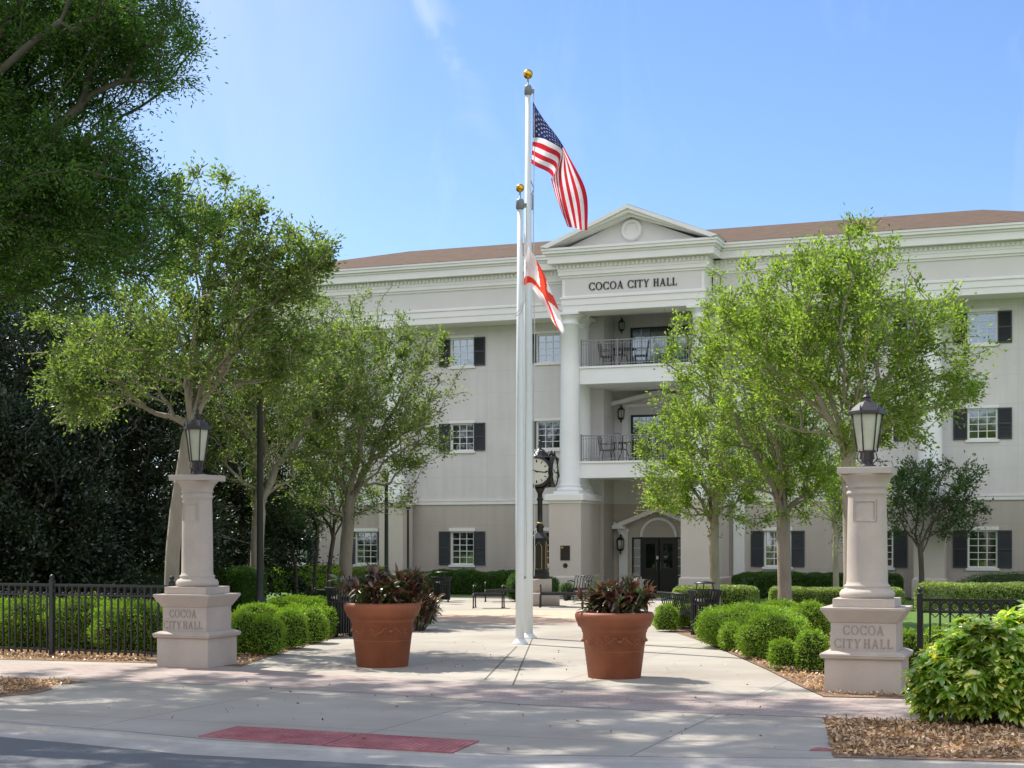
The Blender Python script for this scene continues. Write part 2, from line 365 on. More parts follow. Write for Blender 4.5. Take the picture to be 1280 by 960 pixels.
def branch_mesh(name, arr, par, cnt, rtrunk, rtip, m, expo=.56, flare=1.25):
    n = len(arr); tot = cnt[0]; rad = rtip+(rtrunk-rtip)*(cnt/tot)**expo
    kids = [[] for _ in range(n)]
    for i in range(1, n): kids[par[i]].append(i)
    V = []; F = []
    starts = [(0, None)]
    while starts:
        s, p0 = starts.pop(); chain = [] if p0 is None else [p0]; c = s
        while True:
            chain.append(c)
            if not kids[c]: break
            ks = sorted(kids[c], key=lambda k: -cnt[k])
            for k in ks[1:]: starts.append((k, c))
            c = ks[0]
        rr = [rad[c] for c in chain]
        if p0 is not None: rr[0] = rr[1]
        else: rr[0] *= flare
        rmax = max(rr); k = 10 if rmax > .07 else (6 if rmax > .02 else 3)
        P = arr[chain]; base = len(V); prev = None
        for i in range(len(P)):
            t = unit(P[min(i+1, len(P)-1)]-P[max(i-1, 0)])
            if prev is None: a = np.cross(t, [0, 0, 1.] if abs(t[2]) < .9 else [1., 0, 0])
            else: a = prev-t*np.dot(prev, t)
            a = unit(a); prev = a; b = np.cross(t, a)
            for j in range(k):
                th = 2*math.pi*j/k; V.append(P[i]+(a*math.cos(th)+b*math.sin(th))*rr[i])
        for i in range(len(P)-1):
            for j in range(k): F.append((base+i*k+j, base+i*k+(j+1) % k, base+(i+1)*k+(j+1) % k, base+(i+1)*k+j))
    me = bpy.data.meshes.new(name); me.from_pydata([tuple(v) for v in V], [], F); me.materials.append(m)
    me.polygons.foreach_set('use_smooth', [True]*len(F)); me.update(); return me
M_barkP = mat('pale smooth bark', (.24, .205, .16), .85, col2=(.38, .33, .27), vscale=3.5, bump=.5, bscale=14, stretch=(1, 1, .3))
M_barkG = mat('grey bark', (.20, .17, .14), .9, col2=(.30, .26, .22), vscale=4, bump=.7, bscale=16, stretch=(1, 1, .3))
M_barkD = mat('dark bark', (.07, .058, .045), .95, col2=(.12, .10, .08), vscale=4, bump=.8, bscale=14, stretch=(1, 1, .3))
L_myrtle = leafmat('bright myrtle leaf', (.08, .13, .022), (.22, .28, .06), .5, .02, .5, tmul=(1.8, 2.0, .9))
L_myrtle2 = leafmat('olive myrtle leaf', (.06, .095, .028), (.16, .20, .06), .5, .025, .5, tmul=(1.8, 2.0, .9))
L_oak = leafmat('oak leaf', (.028, .062, .015), (.085, .145, .03), .58, .02, .5, tmul=(2.2, 2.6, 1))
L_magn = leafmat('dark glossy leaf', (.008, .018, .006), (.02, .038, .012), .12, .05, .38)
L_holly = leafmat('deep green leaf', (.03, .06, .02), (.07, .12, .035), .35, .04, .45)
L_box = leafmat('clipped shrub leaf', (.11, .20, .014), (.24, .36, .035), .28, .03, .5, tmul=(1.6, 1.7, .7), blotch=((.17, .13, .05), 2.6, .66))
L_hedge = leafmat('dark hedge leaf', (.03, .075, .012), (.07, .14, .02), .3, .05)
L_varieg = leafmat('variegated hedge leaf', (.07, .12, .03), (.30, .33, .13), .35, .06)
L_schef = leafmat('variegated umbrella leaf', (.10, .20, .02), (.27, .40, .05), .45, .09, .3, tmul=(1.7, 1.7, .7), blotch=((.72, .68, .26), 9., .565))
L_croton = leafmat('dark croton leaf', (.03, .035, .014), (.12, .035, .022), .35, .10, .35, tmul=(2.0, 1.5, 1), blotch=((.06, .11, .02), 5., .53))
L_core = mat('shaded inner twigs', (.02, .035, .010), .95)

def tree(name, label, cat, base, trunk_pts, env, ntips, nleaf, L, W, rt, bark, leafm, seed, group=None, limbs=6, spread=.16, rtip=.005, kmax=4, **kw):
    """env and trunk points are relative to base"""
    rng = np.random.default_rng(seed)
    root = empty(name, base); tag(root, label, cat, group)
    arr, par, cnt = grow(trunk_pts, env, ntips, rng, limbs=limbs, **kw)
    link('trunk', branch_mesh('trunk', arr, par, cnt, rt, rtip, bark), root)
    cand = np.where(cnt <= kmax)[0]; cand = cand[cand > len(trunk_pts)+2]
    wt = rng.gamma(.8, size=len(cand))+.12; idx = rng.choice(cand, nleaf, p=wt/wt.sum()); f = rng.uniform(size=(nleaf, 1))
    P = arr[idx]*f+arr[par[idx]]*(1-f); sp = spread*rng.uniform(.3, 1.3, (nleaf, 1))
    off = rng.normal(size=(nleaf, 3))*sp*.62
    P = P+off
    q = leaves(P, L, W, D=unit(off+unit(arr[idx]-arr[par[idx]])*sp), rng=rng)
    link('crown', qmesh('crown', q, [leafm]), root)
    return root

# ---- clipped shrub / hedge: bumpy super-ellipsoid covered with leaves round a twiggy core
def shrub(name, label, cat, loc, rx, ry, rz, leafm, n=6000, L=.035, W=.018, p=2.3, seed=0, group=None, rot=0, zc=None, lump=.15, core=.86, shell=.24, parent=None, skirt=0.):
    rng = np.random.default_rng(seed+1000); zc = rz*.82 if zc is None else zc
    ph = rng.uniform(0, 6.28, (6, 3)); fr = rng.uniform(1.5, 5.5, (6, 3))
    def rad(d):
        s = (np.abs(d[:, 0])**p+np.abs(d[:, 1])**p+np.abs(d[:, 2])**p)**(-1/p)
        b = sum(np.sin(d@np.diag(fr[i])@np.ones(3)+ph[i, 0])*np.sin(d[:, 0]*fr[i, 1]*1.7+ph[i, 1])*np.cos(d[:, 1]*fr[i, 2]*1.5+ph[i, 2]) for i in range(6))
        return s*(1+lump*b*.5)
    S = np.array([rx, ry, rz])
    if p >= 4:
        A = 4*rx*ry+8*rx*rz*.9+8*ry*rz*.9; n = int(min(95000, 2.6*A/(L*W*.5))); m = int(n*1.3)
        fw = np.array([4*rx*ry, 3.6*rx*rz, 3.6*rx*rz, 3.6*ry*rz, 3.6*ry*rz]); fi = rng.choice(5, m, p=fw/fw.sum()); Q = rng.uniform(-1, 1, (m, 3))
        Q[fi == 0, 2] = 1; Q[fi == 1, 1] = -1; Q[fi == 2, 1] = 1; Q[fi == 3, 0] = -1; Q[fi == 4, 0] = 1
        W3 = Q*S; nb_ = np.sin(W3[:, 0]*2.3+ph[0, 0])*.5+np.sin(W3[:, 0]*5.1+W3[:, 1]*4+ph[0, 1])*.35+np.sin(W3[:, 0]*11+W3[:, 2]*9+ph[1, 1])*.25
        rr_ = np.minimum(.28, .5*min(ry, rz)); inn = np.clip(W3, -(S-rr_), S-rr_); dv = W3-inn; W3 = inn+unit(dv)*rr_*(np.linalg.norm(dv, axis=1, keepdims=True) > 1e-6)
        o_ = unit(W3/S**1.0*np.array([min(1, ry/rx), 1, 1])); W3 = W3+o_*(lump*nb_*.7-.10*rng.uniform(size=m)**1.5)[:, None]
        P = W3; P[:, 2] += zc
    else:
        m = int(n*1.35); d = unit(rng.normal(size=(m, 3)))
        r = rad(d)*(1-shell*rng.uniform(size=m)**1.6+.03*rng.normal(size=m)+(rng.uniform(size=m) < .07)*rng.uniform(0, .13, m)); P = d*r[:, None]*S; P[:, 2] += zc
    low = P[:, 2] < rz*.5
    P = P[P[:, 2] > .02+skirt*rng.uniform(size=len(P))][:n]; dd = unit((P-np.array([0, 0, zc]))/S)
    q = leaves(P, L, W, up=.25, D=dd*.7+np.array([0, 0, .35]), rng=rng)
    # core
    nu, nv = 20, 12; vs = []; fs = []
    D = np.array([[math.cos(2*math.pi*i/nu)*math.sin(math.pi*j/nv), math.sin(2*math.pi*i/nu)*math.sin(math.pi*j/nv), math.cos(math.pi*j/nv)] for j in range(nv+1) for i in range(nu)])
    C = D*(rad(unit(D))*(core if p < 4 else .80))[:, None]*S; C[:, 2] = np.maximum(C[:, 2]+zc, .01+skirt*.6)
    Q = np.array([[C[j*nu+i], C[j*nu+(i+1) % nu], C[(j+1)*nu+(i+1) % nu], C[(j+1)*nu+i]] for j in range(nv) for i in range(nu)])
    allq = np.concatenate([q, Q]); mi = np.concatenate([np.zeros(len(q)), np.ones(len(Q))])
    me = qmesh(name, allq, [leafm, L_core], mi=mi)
    o = link(name, me, parent, loc, rot); tag(o, label, cat, group); return o

def glyphs(text, h, gap=.16, space=.55, th=.17, thin=.075, depth=.03, word=None):
    """upright serif capitals as extruded meshes in the x-z plane; returns MB centred on x=0, baseline z=0"""
    mb = MB(); x = 0; eps = [0]; mb.cuts = [0]
    def pr(poly):
        eps[0] += 1; e = (eps[0] % 7)*.0006
        mb.prism(poly, -depth-e, 0-e*.5, 'y')
    def rect(x0, x1, z0, z1): pr([(x0, z0), (x1, z0), (x1, z1), (x0, z1)])
    T, t, sf, sh = th*h, thin*h, .07*h, .045*h
    def ser(xc, z, wd=T): rect(xc-wd/2-sf, xc+wd/2+sf, z, z+sh)
    def ring(cx, rx, a0, a1, n=26):
        o = []; i = []
        for k in range(n+1):
            a = a0+(a1-a0)*k/n; ca, sa = math.cos(a), math.sin(a)
            o.append((cx+rx*ca, h/2+h*.52*sa)); i.append((cx+(rx-T)*ca, h/2+(h*.52-t)*sa))
        for k in range(n): mb.prism([o[k], o[k+1], i[k+1], i[k]], -depth, 0, 'y')
    for ch in text:
        if ch == ' ': x += space*h; mb.cuts.append(len(mb.v)); continue
        if ch == 'C':
            ring(x+.45*h, .45*h, R(42), R(318)); rect(x+.75*h, x+.75*h+t, h*.68, h*1.0); rect(x+.75*h, x+.75*h+t, -.0*h, h*.26); wd = .85*h
        elif ch == 'O': ring(x+.48*h, .48*h, 0, 2*math.pi, 36); wd = .96*h
        elif ch == 'I': rect(x+sf, x+sf+T, 0, h); ser(x+sf+T/2, 0); ser(x+sf+T/2, h-sh); wd = T+2*sf
        elif ch == 'T':
            rect(x+.36*h-T/2, x+.36*h+T/2, 0, h-t); rect(x, x+.72*h, h-t, h); ser(x+.36*h, 0); rect(x, x+t*.8, h*.76, h-t); rect(x+.72*h-t*.8, x+.72*h, h*.76, h-t); wd = .72*h
        elif ch == 'L':
            rect(x+sf, x+sf+T, 0, h); ser(x+sf+T/2, h-sh); rect(x, x+.64*h, 0, t); rect(x+.64*h-t*.8, x+.64*h, t, h*.26); wd = .66*h
        elif ch == 'H':
            for q in (x+sf+T/2, x+.78*h-sf-T/2): rect(q-T/2, q+T/2, 0, h); ser(q, 0); ser(q, h-sh)
            rect(x+sf+T, x+.78*h-sf-T, h*.49, h*.49+t); wd = .78*h
        elif ch == 'A':
            a = x+.42*h; pr([(x+.07*h, 0), (x+.07*h+t, 0), (a+t/2, h), (a-t/2, h)]); pr([(x+.78*h-T, 0), (x+.78*h, 0), (a+T/2, h), (a-T/2, h)])
            rect(x+.22*h, x+.62*h, h*.3, h*.3+t*.8); ser(x+.11*h, 0, t); ser(x+.78*h-T/2, 0); wd = .86*h
        elif ch == 'Y':
            a = x+.4*h; rect(a-T/2, a+T/2, 0, h*.48); pr([(a-T/2, h*.46), (a+T/2, h*.46), (x+.08*h+T, h), (x+.08*h, h)]); pr([(a, h*.46), (a+T/2, h*.46), (x+.74*h, h), (x+.74*h-t, h)])
            ser(a, 0); ser(x+.08*h+T/2, h-sh); ser(x+.72*h, h-sh, t); wd = .8*h
        x += wd+gap*h
    W_ = x-gap*h
    for i in range(len(mb.v)): v = mb.v[i]; mb.v[i] = (v[0]-W_/2, v[1], v[2])
    mb.width = W_
    return mb

def build_words(g, m, parent, loc):
    cuts = g.cuts+[len(g.v)]
    for a, b in zip(cuts[:-1], cuts[1:]):
        k = MB(); k.v = g.v[a:b]
        for f_, s_, i_ in zip(g.f, g.s, g.m):
            if a <= f_[0] < b: k.f.append(tuple(q-a for q in f_)); k.s.append(s_); k.m.append(i_)
        k.build('lettering', m, parent, loc)

# ================================================================== GROUND
TH = R(20.5)
M_conc = mat('pale concrete', (.35, .315, .265), .85, col2=(.43, .39, .335), vscale=.7, bump=.15, bscale=70)
M_curb = mat('kerb concrete', (.33, .31, .285), .9, col2=(.45, .42, .39), vscale=1.6, bump=.3, bscale=50)
M_asph = mat('asphalt', (.11, .115, .125), .9, col2=(.19, .195, .21), vscale=60, bump=.8, bscale=110)
M_grass = mat('lawn grass', (.05, .11, .014), .9, col2=(.12, .21, .03), vscale=7, bump=.6, bscale=60)
M_mulch = mat('leaf mulch', (.13, .075, .045), .95, col2=(.34, .22, .14), vscale=22, bump=1, bscale=40)
# stroke brushed concrete joints through the walk: scored slabs in plaza axes
def brickmat():
    m = bpy.data.materials.new('brick pavers'); m.use_nodes = True; n = m.node_tree; b = n.nodes['Principled BSDF']; b.inputs['Roughness'].default_value = .85
    tcn = n.nodes.new('ShaderNodeTexCoord'); mpn = n.nodes.new('ShaderNodeMapping'); mpn.inputs['Rotation'].default_value = (0, 0, R(20.5))
    br = n.nodes.new('ShaderNodeTexBrick'); br.inputs['Scale'].default_value = 1; br.inputs['Brick Width'].default_value = .21; br.inputs['Row Height'].default_value = .105
    br.inputs['Mortar Size'].default_value = .006; br.inputs['Color1'].default_value = (.33, .235, .205, 1); br.inputs['Color2'].default_value = (.41, .32, .285, 1); br.inputs['Mortar'].default_value = (.20, .17, .155, 1)
    n.links.new(tcn.outputs['Object'], mpn.inputs[0]); n.links.new(mpn.outputs[0], br.inputs['Vector'])
    t = n.nodes.new('ShaderNodeTexNoise'); t.inputs['Scale'].default_value = 1.3; t.inputs['Detail'].default_value = 6
    n.links.new(tcn.outputs['Object'], t.inputs[0])
    mm = n.nodes.new('ShaderNodeMix'); mm.data_type = 'RGBA'; mm.inputs[7].default_value = (.38, .335, .30, 1)
    rr = n.nodes.new('ShaderNodeValToRGB'); rr.color_ramp.elements[0].position = .35; rr.color_ramp.elements[1].position = .75
    rr.color_ramp.elements[1].color = (.8, .8, .8, 1)
    n.links.new(t.outputs['Fac'], rr.inputs[0]); n.links.new(rr.outputs[0], mm.inputs[0]); n.links.new(br.outputs['Color'], mm.inputs[6]); n.links.new(mm.outputs[2], b.inputs['Base Color'])
    return m
M_brick = brickmat()
# slab joints and stains in the concrete
def add_joints(m, pitch, rot, off=(0, 0)):
    n = m.node_tree; b = n.nodes['Principled BSDF']
    tcn = n.nodes.new('ShaderNodeTexCoord'); mpn = n.nodes.new('ShaderNodeMapping'); mpn.inputs['Rotation'].default_value = (0, 0, rot); mpn.inputs['Location'].default_value = (off[0], off[1], 0)
    sx = n.nodes.new('ShaderNodeSeparateXYZ'); n.links.new(tcn.outputs['Object'], mpn.inputs[0]); n.links.new(mpn.outputs[0], sx.inputs[0]); acc = None
    for ax in ('X', 'Y'):
        md = n.nodes.new('ShaderNodeMath'); md.operation = 'PINGPONG'; md.inputs[1].default_value = pitch/2; n.links.new(sx.outputs[ax], md.inputs[0])
        c = n.nodes.new('ShaderNodeMath'); c.operation = 'LESS_THAN'; c.inputs[1].default_value = .008; n.links.new(md.outputs[0], c.inputs[0])
        if acc is None: acc = c.outputs[0]
        else:
            a = n.nodes.new('ShaderNodeMath'); a.operation = 'MAXIMUM'; n.links.new(acc, a.inputs[0]); n.links.new(c.outputs[0], a.inputs[1]); acc = a.outputs[0]
    t = n.nodes.new('ShaderNodeTexNoise'); t.inputs['Scale'].default_value = .25; t.inputs['Detail'].default_value = 8; n.links.new(tcn.outputs['Object'], t.inputs[0])
    src = b.inputs['Base Color'].links[0].from_socket
    st = n.nodes.new('ShaderNodeMix'); st.data_type = 'RGBA'; st.blend_type = 'MULTIPLY'; st.inputs[7].default_value = (.80, .78, .76, 1)
    rr = n.nodes.new('ShaderNodeValToRGB'); rr.color_ramp.elements[0].position = .45; rr.color_ramp.elements[1].position = .65
    n.links.new(t.outputs['Fac'], rr.inputs[0]); n.links.new(rr.outputs[0], st.inputs[0]); n.links.new(src, st.inputs[6])
    mm = n.nodes.new('ShaderNodeMix'); mm.data_type = 'RGBA'; mm.inputs[7].default_value = (.17, .15, .13, 1)
    n.links.new(acc, mm.inputs[0]); n.links.new(st.outputs[2], mm.inputs[6]); n.links.new(mm.outputs[2], b.inputs['Base Color'])
add_joints(M_conc, 3.0, R(20.5), (.9, .5))

KB = [(-60, 36), (-30, 25.5), (-12, 18.9), (-5.66, 16.75), (-4.1, 15.9), (-2.9, 15.15), (0, 14.15), (1.9, 13.95), (3.0, 13.9), (4.6, 13.6), (12, 12.2), (30, 8.8), (60, 3)]
KR = [0, 0, 0, 0, .45, 1, 1, 1, 0, 0, 0, 0, 0]
def koff(d):
    res = []
    for i, p in enumerate(KB):
        a = Vector(KB[max(i-1, 0)]); b = Vector(KB[min(i+1, len(KB)-1)]); t = (b-a).normalized(); nrm = Vector((t.y, -t.x))
        if nrm.y > 0: nrm = -nrm
        res.append(Vector(p)+nrm*d)
    return res
sheet('ground', [(-900, -500), (900, -500), (900, 2500), (-900, 2500)], -.14, M_grass)
mb = MB(); secs = []
for r_ in range(len(KB)):
    k = KR[r_]; secs.append([(0, .002), (.14, .002-.012*k), (.17, -.055+.03*k), (.66, -.046), (.66, -.12)])
offs = {d: koff(d) for d in (0, .14, .17, .66)}
vs = []; 
for i in range(len(KB)):
    for d, z in secs[i]: p = offs[d][i]; vs.append((p.x, p.y, z))
fs = [(i*5+j, (i+1)*5+j, (i+1)*5+j+1, i*5+j+1) for i in range(len(KB)-1) for j in range(4)]
mb.add(vs, fs); kerb = mb.build('kerb', M_curb); tag(kerb, kind='structure')
fr = koff(.66); sheet('road', [(p.x, p.y) for p in fr]+[(60, -6), (-60, 20)], -.05, M_asph)
sheet('lawn', list(KB)+[(90, 3), (90, 260), (-90, 260), (-90, 36)], -.014, M_grass, thick=.12)
# pale walk: apron, sidewalk and plaza
def gp(l): return [(G(*p).x, G(*p).y) for p in l]
kb = [p for p in KB if -31 < p[0] < 31]
apron = kb+[(30, 14.5), (14, 17.4)]+gp([(1300, 880), (1140, 874), (1030, 871.5), (1000, 858), (960, 838), (920, 820), (880, 803), (855, 794), (815, 782), (812, 770), (850, 762), (856, 748), (700, 746), (560, 746), (544, 757), (540, 772), (500, 781), (450, 790), (420, 797), (330, 823), (296, 833), (185, 829), (0, 824.5)])+[(-14, 30), (-30, 36.5)]
sheet('plaza_paving', apron, 0, M_conc)
sheet('brick_band', gp([(-60, 826), (0, 829), (185, 831), (296, 836), (420, 843), (560, 852), (640, 857), (870, 866), (1030, 872), (1175, 877), (1300, 883), (1300, 910), (1165, 903), (1030, 897), (880, 892), (640, 880), (560, 873), (300, 857), (0, 847), (-60, 844)]), .004, M_brick)
sheet('brick_ring', gp([(556, 764), (640, 762), (740, 763), (790, 768), (800, 775), (700, 781), (600, 780), (545, 774)]), .004, mat('orange brick paving', (.52, .34, .24), .85, col2=(.60, .46, .36), vscale=6, bump=.2))
sheet('brick_edging', gp([(990, 862), (1030, 878), (1000, 872)]), .003, M_brick)
def mulch(pts): return sheet('mulch_bed', pts, .006, M_mulch)
mulch(gp([(1030, 898), (1165, 903), (1300, 909.5)])+[(14, 15.8), (13, 12.1), (4.6, 13.66)]+gp([(1041, 947)]))
mulch(gp([(300, 834), (330, 823), (420, 797), (452, 788), (440, 782), (300, 785), (240, 800), (180, 805), (0, 800), (-60, 800), (-60, 824), (0, 824.5), (185, 829), (296, 833)]))
mulch(gp([(1030, 871), (1000, 857.5), (960, 837.5), (920, 819.5), (880, 802.5), (815, 781.5), (860, 776), (1000, 775), (1130, 790), (1300, 800), (1300, 884), (1140, 873.5)]))
mulch(gp([(-60, 847.5), (0, 848), (60, 849), (112, 853), (60, 857), (66, 862), (40, 868), (0, 871), (-60, 876)]))
# litter chips on the beds, uncountable
def chips(name, regs, n, size, cols, seed, z0=.012):
    rng = np.random.default_rng(seed); P = []
    for (pts, k) in regs:
        pts = np.array(pts); lo, hi = pts.min(0), pts.max(0); c = 0
        while c < k:
            q = rng.uniform(lo, hi); ins = False; j = len(pts)-1
            for i in range(len(pts)):
                if (pts[i][1] > q[1]) != (pts[j][1] > q[1]) and q[0] < (pts[j][0]-pts[i][0])*(q[1]-pts[i][1])/(pts[j][1]-pts[i][1])+pts[i][0]: ins = not ins
                j = i
            if ins: P.append((q[0], q[1], z0+rng.uniform(0, .02))); c += 1
    P = np.array(P); q = leaves(P, size, size*.5, up=.9, rng=rng); q[:, :, 2] = np.maximum(q[:, :, 2]*1., z0-.004)
    o = link(name, qmesh(name, q, [leafmat(name+' mat', cols[0], cols[1], .1, .03)])); tag(o, kind='stuff'); return o
bedR = gp([(1030, 899), (1165, 904), (1270, 909), (1280, 950), (1043, 945)])
bedRR = gp([(1026, 868), (1000, 857), (960, 837), (920, 819), (880, 802), (960, 800), (1030, 820), (1140, 850), (1140, 872)])
bedL = gp([(300, 833), (330, 822), (420, 797), (400, 792), (296, 805)]); bedLL = gp([(0, 806), (185, 812), (185, 828), (0, 824)]); bedS = gp([(0, 849), (100, 853), (0, 870)])
o = chips('leaf_litter', [(bedR, 5200), (bedRR, 5200), (bedL, 2200), (bedLL, 3800), (bedS, 900)], 0, .06, ((.14, .06, .03), (.66, .46, .29)), 3)
tag(o, 'dry brown fallen leaves and bark chips covering the planting beds', 'leaf litter')
o = chips('fallen_leaves', [(gp([(300, 850), (1000, 880), (1000, 940), (650, 940), (100, 915), (20, 880)]), 70), (gp([(560, 800), (900, 830), (990, 860), (500, 845)]), 50)], 0, .05, ((.08, .04, .02), (.25, .17, .09)), 4, .008)
tag(o, 'scattered brown leaves lying on the pale paving', 'fallen leaves')

mb = MB()
for (a, b) in (((646, 808), (606, 849.5)), ((666, 797), (641, 856.5))):
    A, B = G(*a), G(*b); d = (B-A).normalized(); q = Vector((d.y, -d.x, 0))*.011
    mb.add([(p.x, p.y, .0035) for p in (A-q, A+q, B+q, B-q)], [(0, 1, 2, 3)])
kk = koff(.012)
for i in range(len(KB)-1):
    a, b, c, d = Vector(KB[i]), Vector(KB[i+1]), kk[i+1], kk[i]; mb.add([(p[0], p[1], .0052) for p in (a, b, c, d)], [(0, 1, 2, 3)])
o = mb.build('paving_joints', mat('dark joint', (.12, .105, .09), .9)); tag(o, kind='structure')
# red tactile pads set in the ramp
M_red = mat('red tactile pad', (.27, .075, .085), .8, col2=(.42, .17, .17), vscale=2.5)
def pad(a, b, c, d, label):
    mb = MB(); A, B, C_, D = [G(*p) for p in (a, b, c, d)]
    mb.add([(p.x, p.y, .012) for p in (A, B, C_, D)]+[(p.x, p.y, -.02) for p in (A, B, C_, D)], [(0, 1, 2, 3), (0, 4, 5, 1), (1, 5, 6, 2), (2, 6, 7, 3), (3, 7, 4, 0)])
    nu = int((B-A).length/.06); nv = int((D-A).length/.06)
    for i in range(1, nu):
        for j in range(1, nv):
            p = A.lerp(B, i/nu).lerp(D.lerp(C_, i/nu), j/nv); mb.lathe([(.014, 0), (.010, .006)], 6, (p.x, p.y, .012))
    o = mb.build('tactile_pad', M_red); tag(o, label, 'tactile pad', 'red tactile warning pads on the kerb ramp')
pad((248, 921), (297, 908.5), (447, 917.5), (403, 932.5), 'left half of the red tactile warning pad with raised dots on the kerb ramp')
pad((405, 932.8), (449, 917.6), (599, 927), (566, 941.5), 'right half of the red tactile warning pad with raised dots on the kerb ramp')
pad((1012, 938.5), (1020, 935.5), (1042, 936.5), (1038, 939), 'small sliver of red tactile pad at the edge of the right mulch bed')

# ================================================================== CITY HALL
u = Vector((math.cos(TH), -math.sin(TH), 0)); nb = Vector((math.sin(TH), math.cos(TH), 0))
OB = (5.038, 55.78, 0)
city = empty('city_hall', OB, -TH, label='three storey cream civic building with pedimented portico, shuttered windows and brown roof', cat='city hall')
def cw(f): return f
S0, S1 = -17.0, 15.0
WX = [-14.6, -11.5, -7.42, -3.92, 4.72, 8.25, 11.7]
FL = [(1.05, 2.33, 5), (5.42, 6.48, 4), (8.67, 9.76, 4)]
HW = .485
RW = 1.75           # half width of the recess
def wallgrid(z0, z1, floors, m, name):
    mb = MB()
    zs = sorted({z0, z1, *[f[0] for f in floors], *[f[1] for f in floors]})
    ss = sorted({S0, S1, -RW, RW, *[x-HW for x in WX], *[x+HW for x in WX]})
    for a, b in zip(ss[:-1], ss[1:]):
        if a >= -RW-1e-6 and b <= RW+1e-6: continue
        iswin = any(abs((a+b)/2-x) < .1 for x in WX)
        for c, d in zip(zs[:-1], zs[1:]):
            if iswin and any(abs(c-f[0]) < 1e-6 for f in floors): continue
            mb.box(a, b, 0, .35, c, d)
    return mb
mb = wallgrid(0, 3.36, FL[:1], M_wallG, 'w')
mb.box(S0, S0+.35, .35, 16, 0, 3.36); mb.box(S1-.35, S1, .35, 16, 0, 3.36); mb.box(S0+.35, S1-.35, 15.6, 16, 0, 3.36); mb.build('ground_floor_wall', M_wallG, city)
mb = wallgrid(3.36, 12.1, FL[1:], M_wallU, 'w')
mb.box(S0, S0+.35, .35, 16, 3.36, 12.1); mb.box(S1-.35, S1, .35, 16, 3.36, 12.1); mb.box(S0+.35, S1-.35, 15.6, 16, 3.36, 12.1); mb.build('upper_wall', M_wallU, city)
mb = MB()
for a, b in ((S0-.05, -RW-1.4), (RW+1.4, S1+.05)): mb.box(a, b, -.05, -.002, 3.36, 3.49); mb.box(a, b, -.075, -.002, 3.49, 3.525)
mb.build('string_course', M_trim, city)
# entablature: projects over the giant columns
def entab(mb, x0, x1, y0, y1, k=0, dent=True):
    """layers as nested boxes; y0 front"""
    L = [(0, 10.17, 10.40), (.03, 10.40, 10.63), (.07, 10.63, 10.70), (0, 10.70, 11.38), (.06, 11.38, 11.46), (.12, 11.46, 11.60), (.14, 11.60, 11.86), (.42, 11.86, 12.12), (.47, 12.12, 12.20), (.56, 12.20, 12.30), (.60, 12.30, 12.38)]
    for p, a, b in L: mb.box(x0-p, x1+p, y0-p, y1, a+k, b+k)
    if dent:
        n = int((x1-x0+.3)/.155)
        for i in range(n+1):
            x = x0-.12+i*(x1-x0+.24)/n; mb.box(x-.042, x+.042, y0-.195, y0-.135, 11.70+k, 11.83+k)
mb = MB(); entab(mb, S0-.1, -2.66, -1.2, .02); mb.build('entablature', M_trim, city)
mb = MB(); entab(mb, 2.66, S1+.1, -1.2, .02); mb.build('entablature', M_trim, city)
mb = MB(); mb.box(S0+.05, -2.7, -1.206, -1.19, 10.74, 11.34); mb.box(2.7, S1, -1.206, -1.19, 10.74, 11.34)
for x in (-16, -12.5, -9, -5.5, 5.5, 9, 12.5): mb.box(x-.01, x+.01, -1.2105, -1.2055, 10.75, 11.33)
mb.build('frieze_panel', M_frieze, city)
# roof
mb = MB(); e0, e1, yf, yb, ze, zr = S0-.72, S1+.72, -1.82, 17.2, 12.385, 14.9
mb.add([(e0, yf, ze), (e1, yf, ze), (e1, yb, ze), (e0, yb, ze), (-13.25, 8, zr), (11.24, 8, zr)], [(0, 1, 5, 4), (1, 2, 5), (2, 3, 4, 5), (3, 0, 4), (3, 2, 1, 0)])
mb.build('roof', M_roof, city)
mb = MB(); mb.lathe([(.03, 0), (.03, .35), (.08, .36), (.02, .42), (.01, .7)], 8, (-3.4, 6, 14.2)); mb.build('roof_vent', M_iron, city)

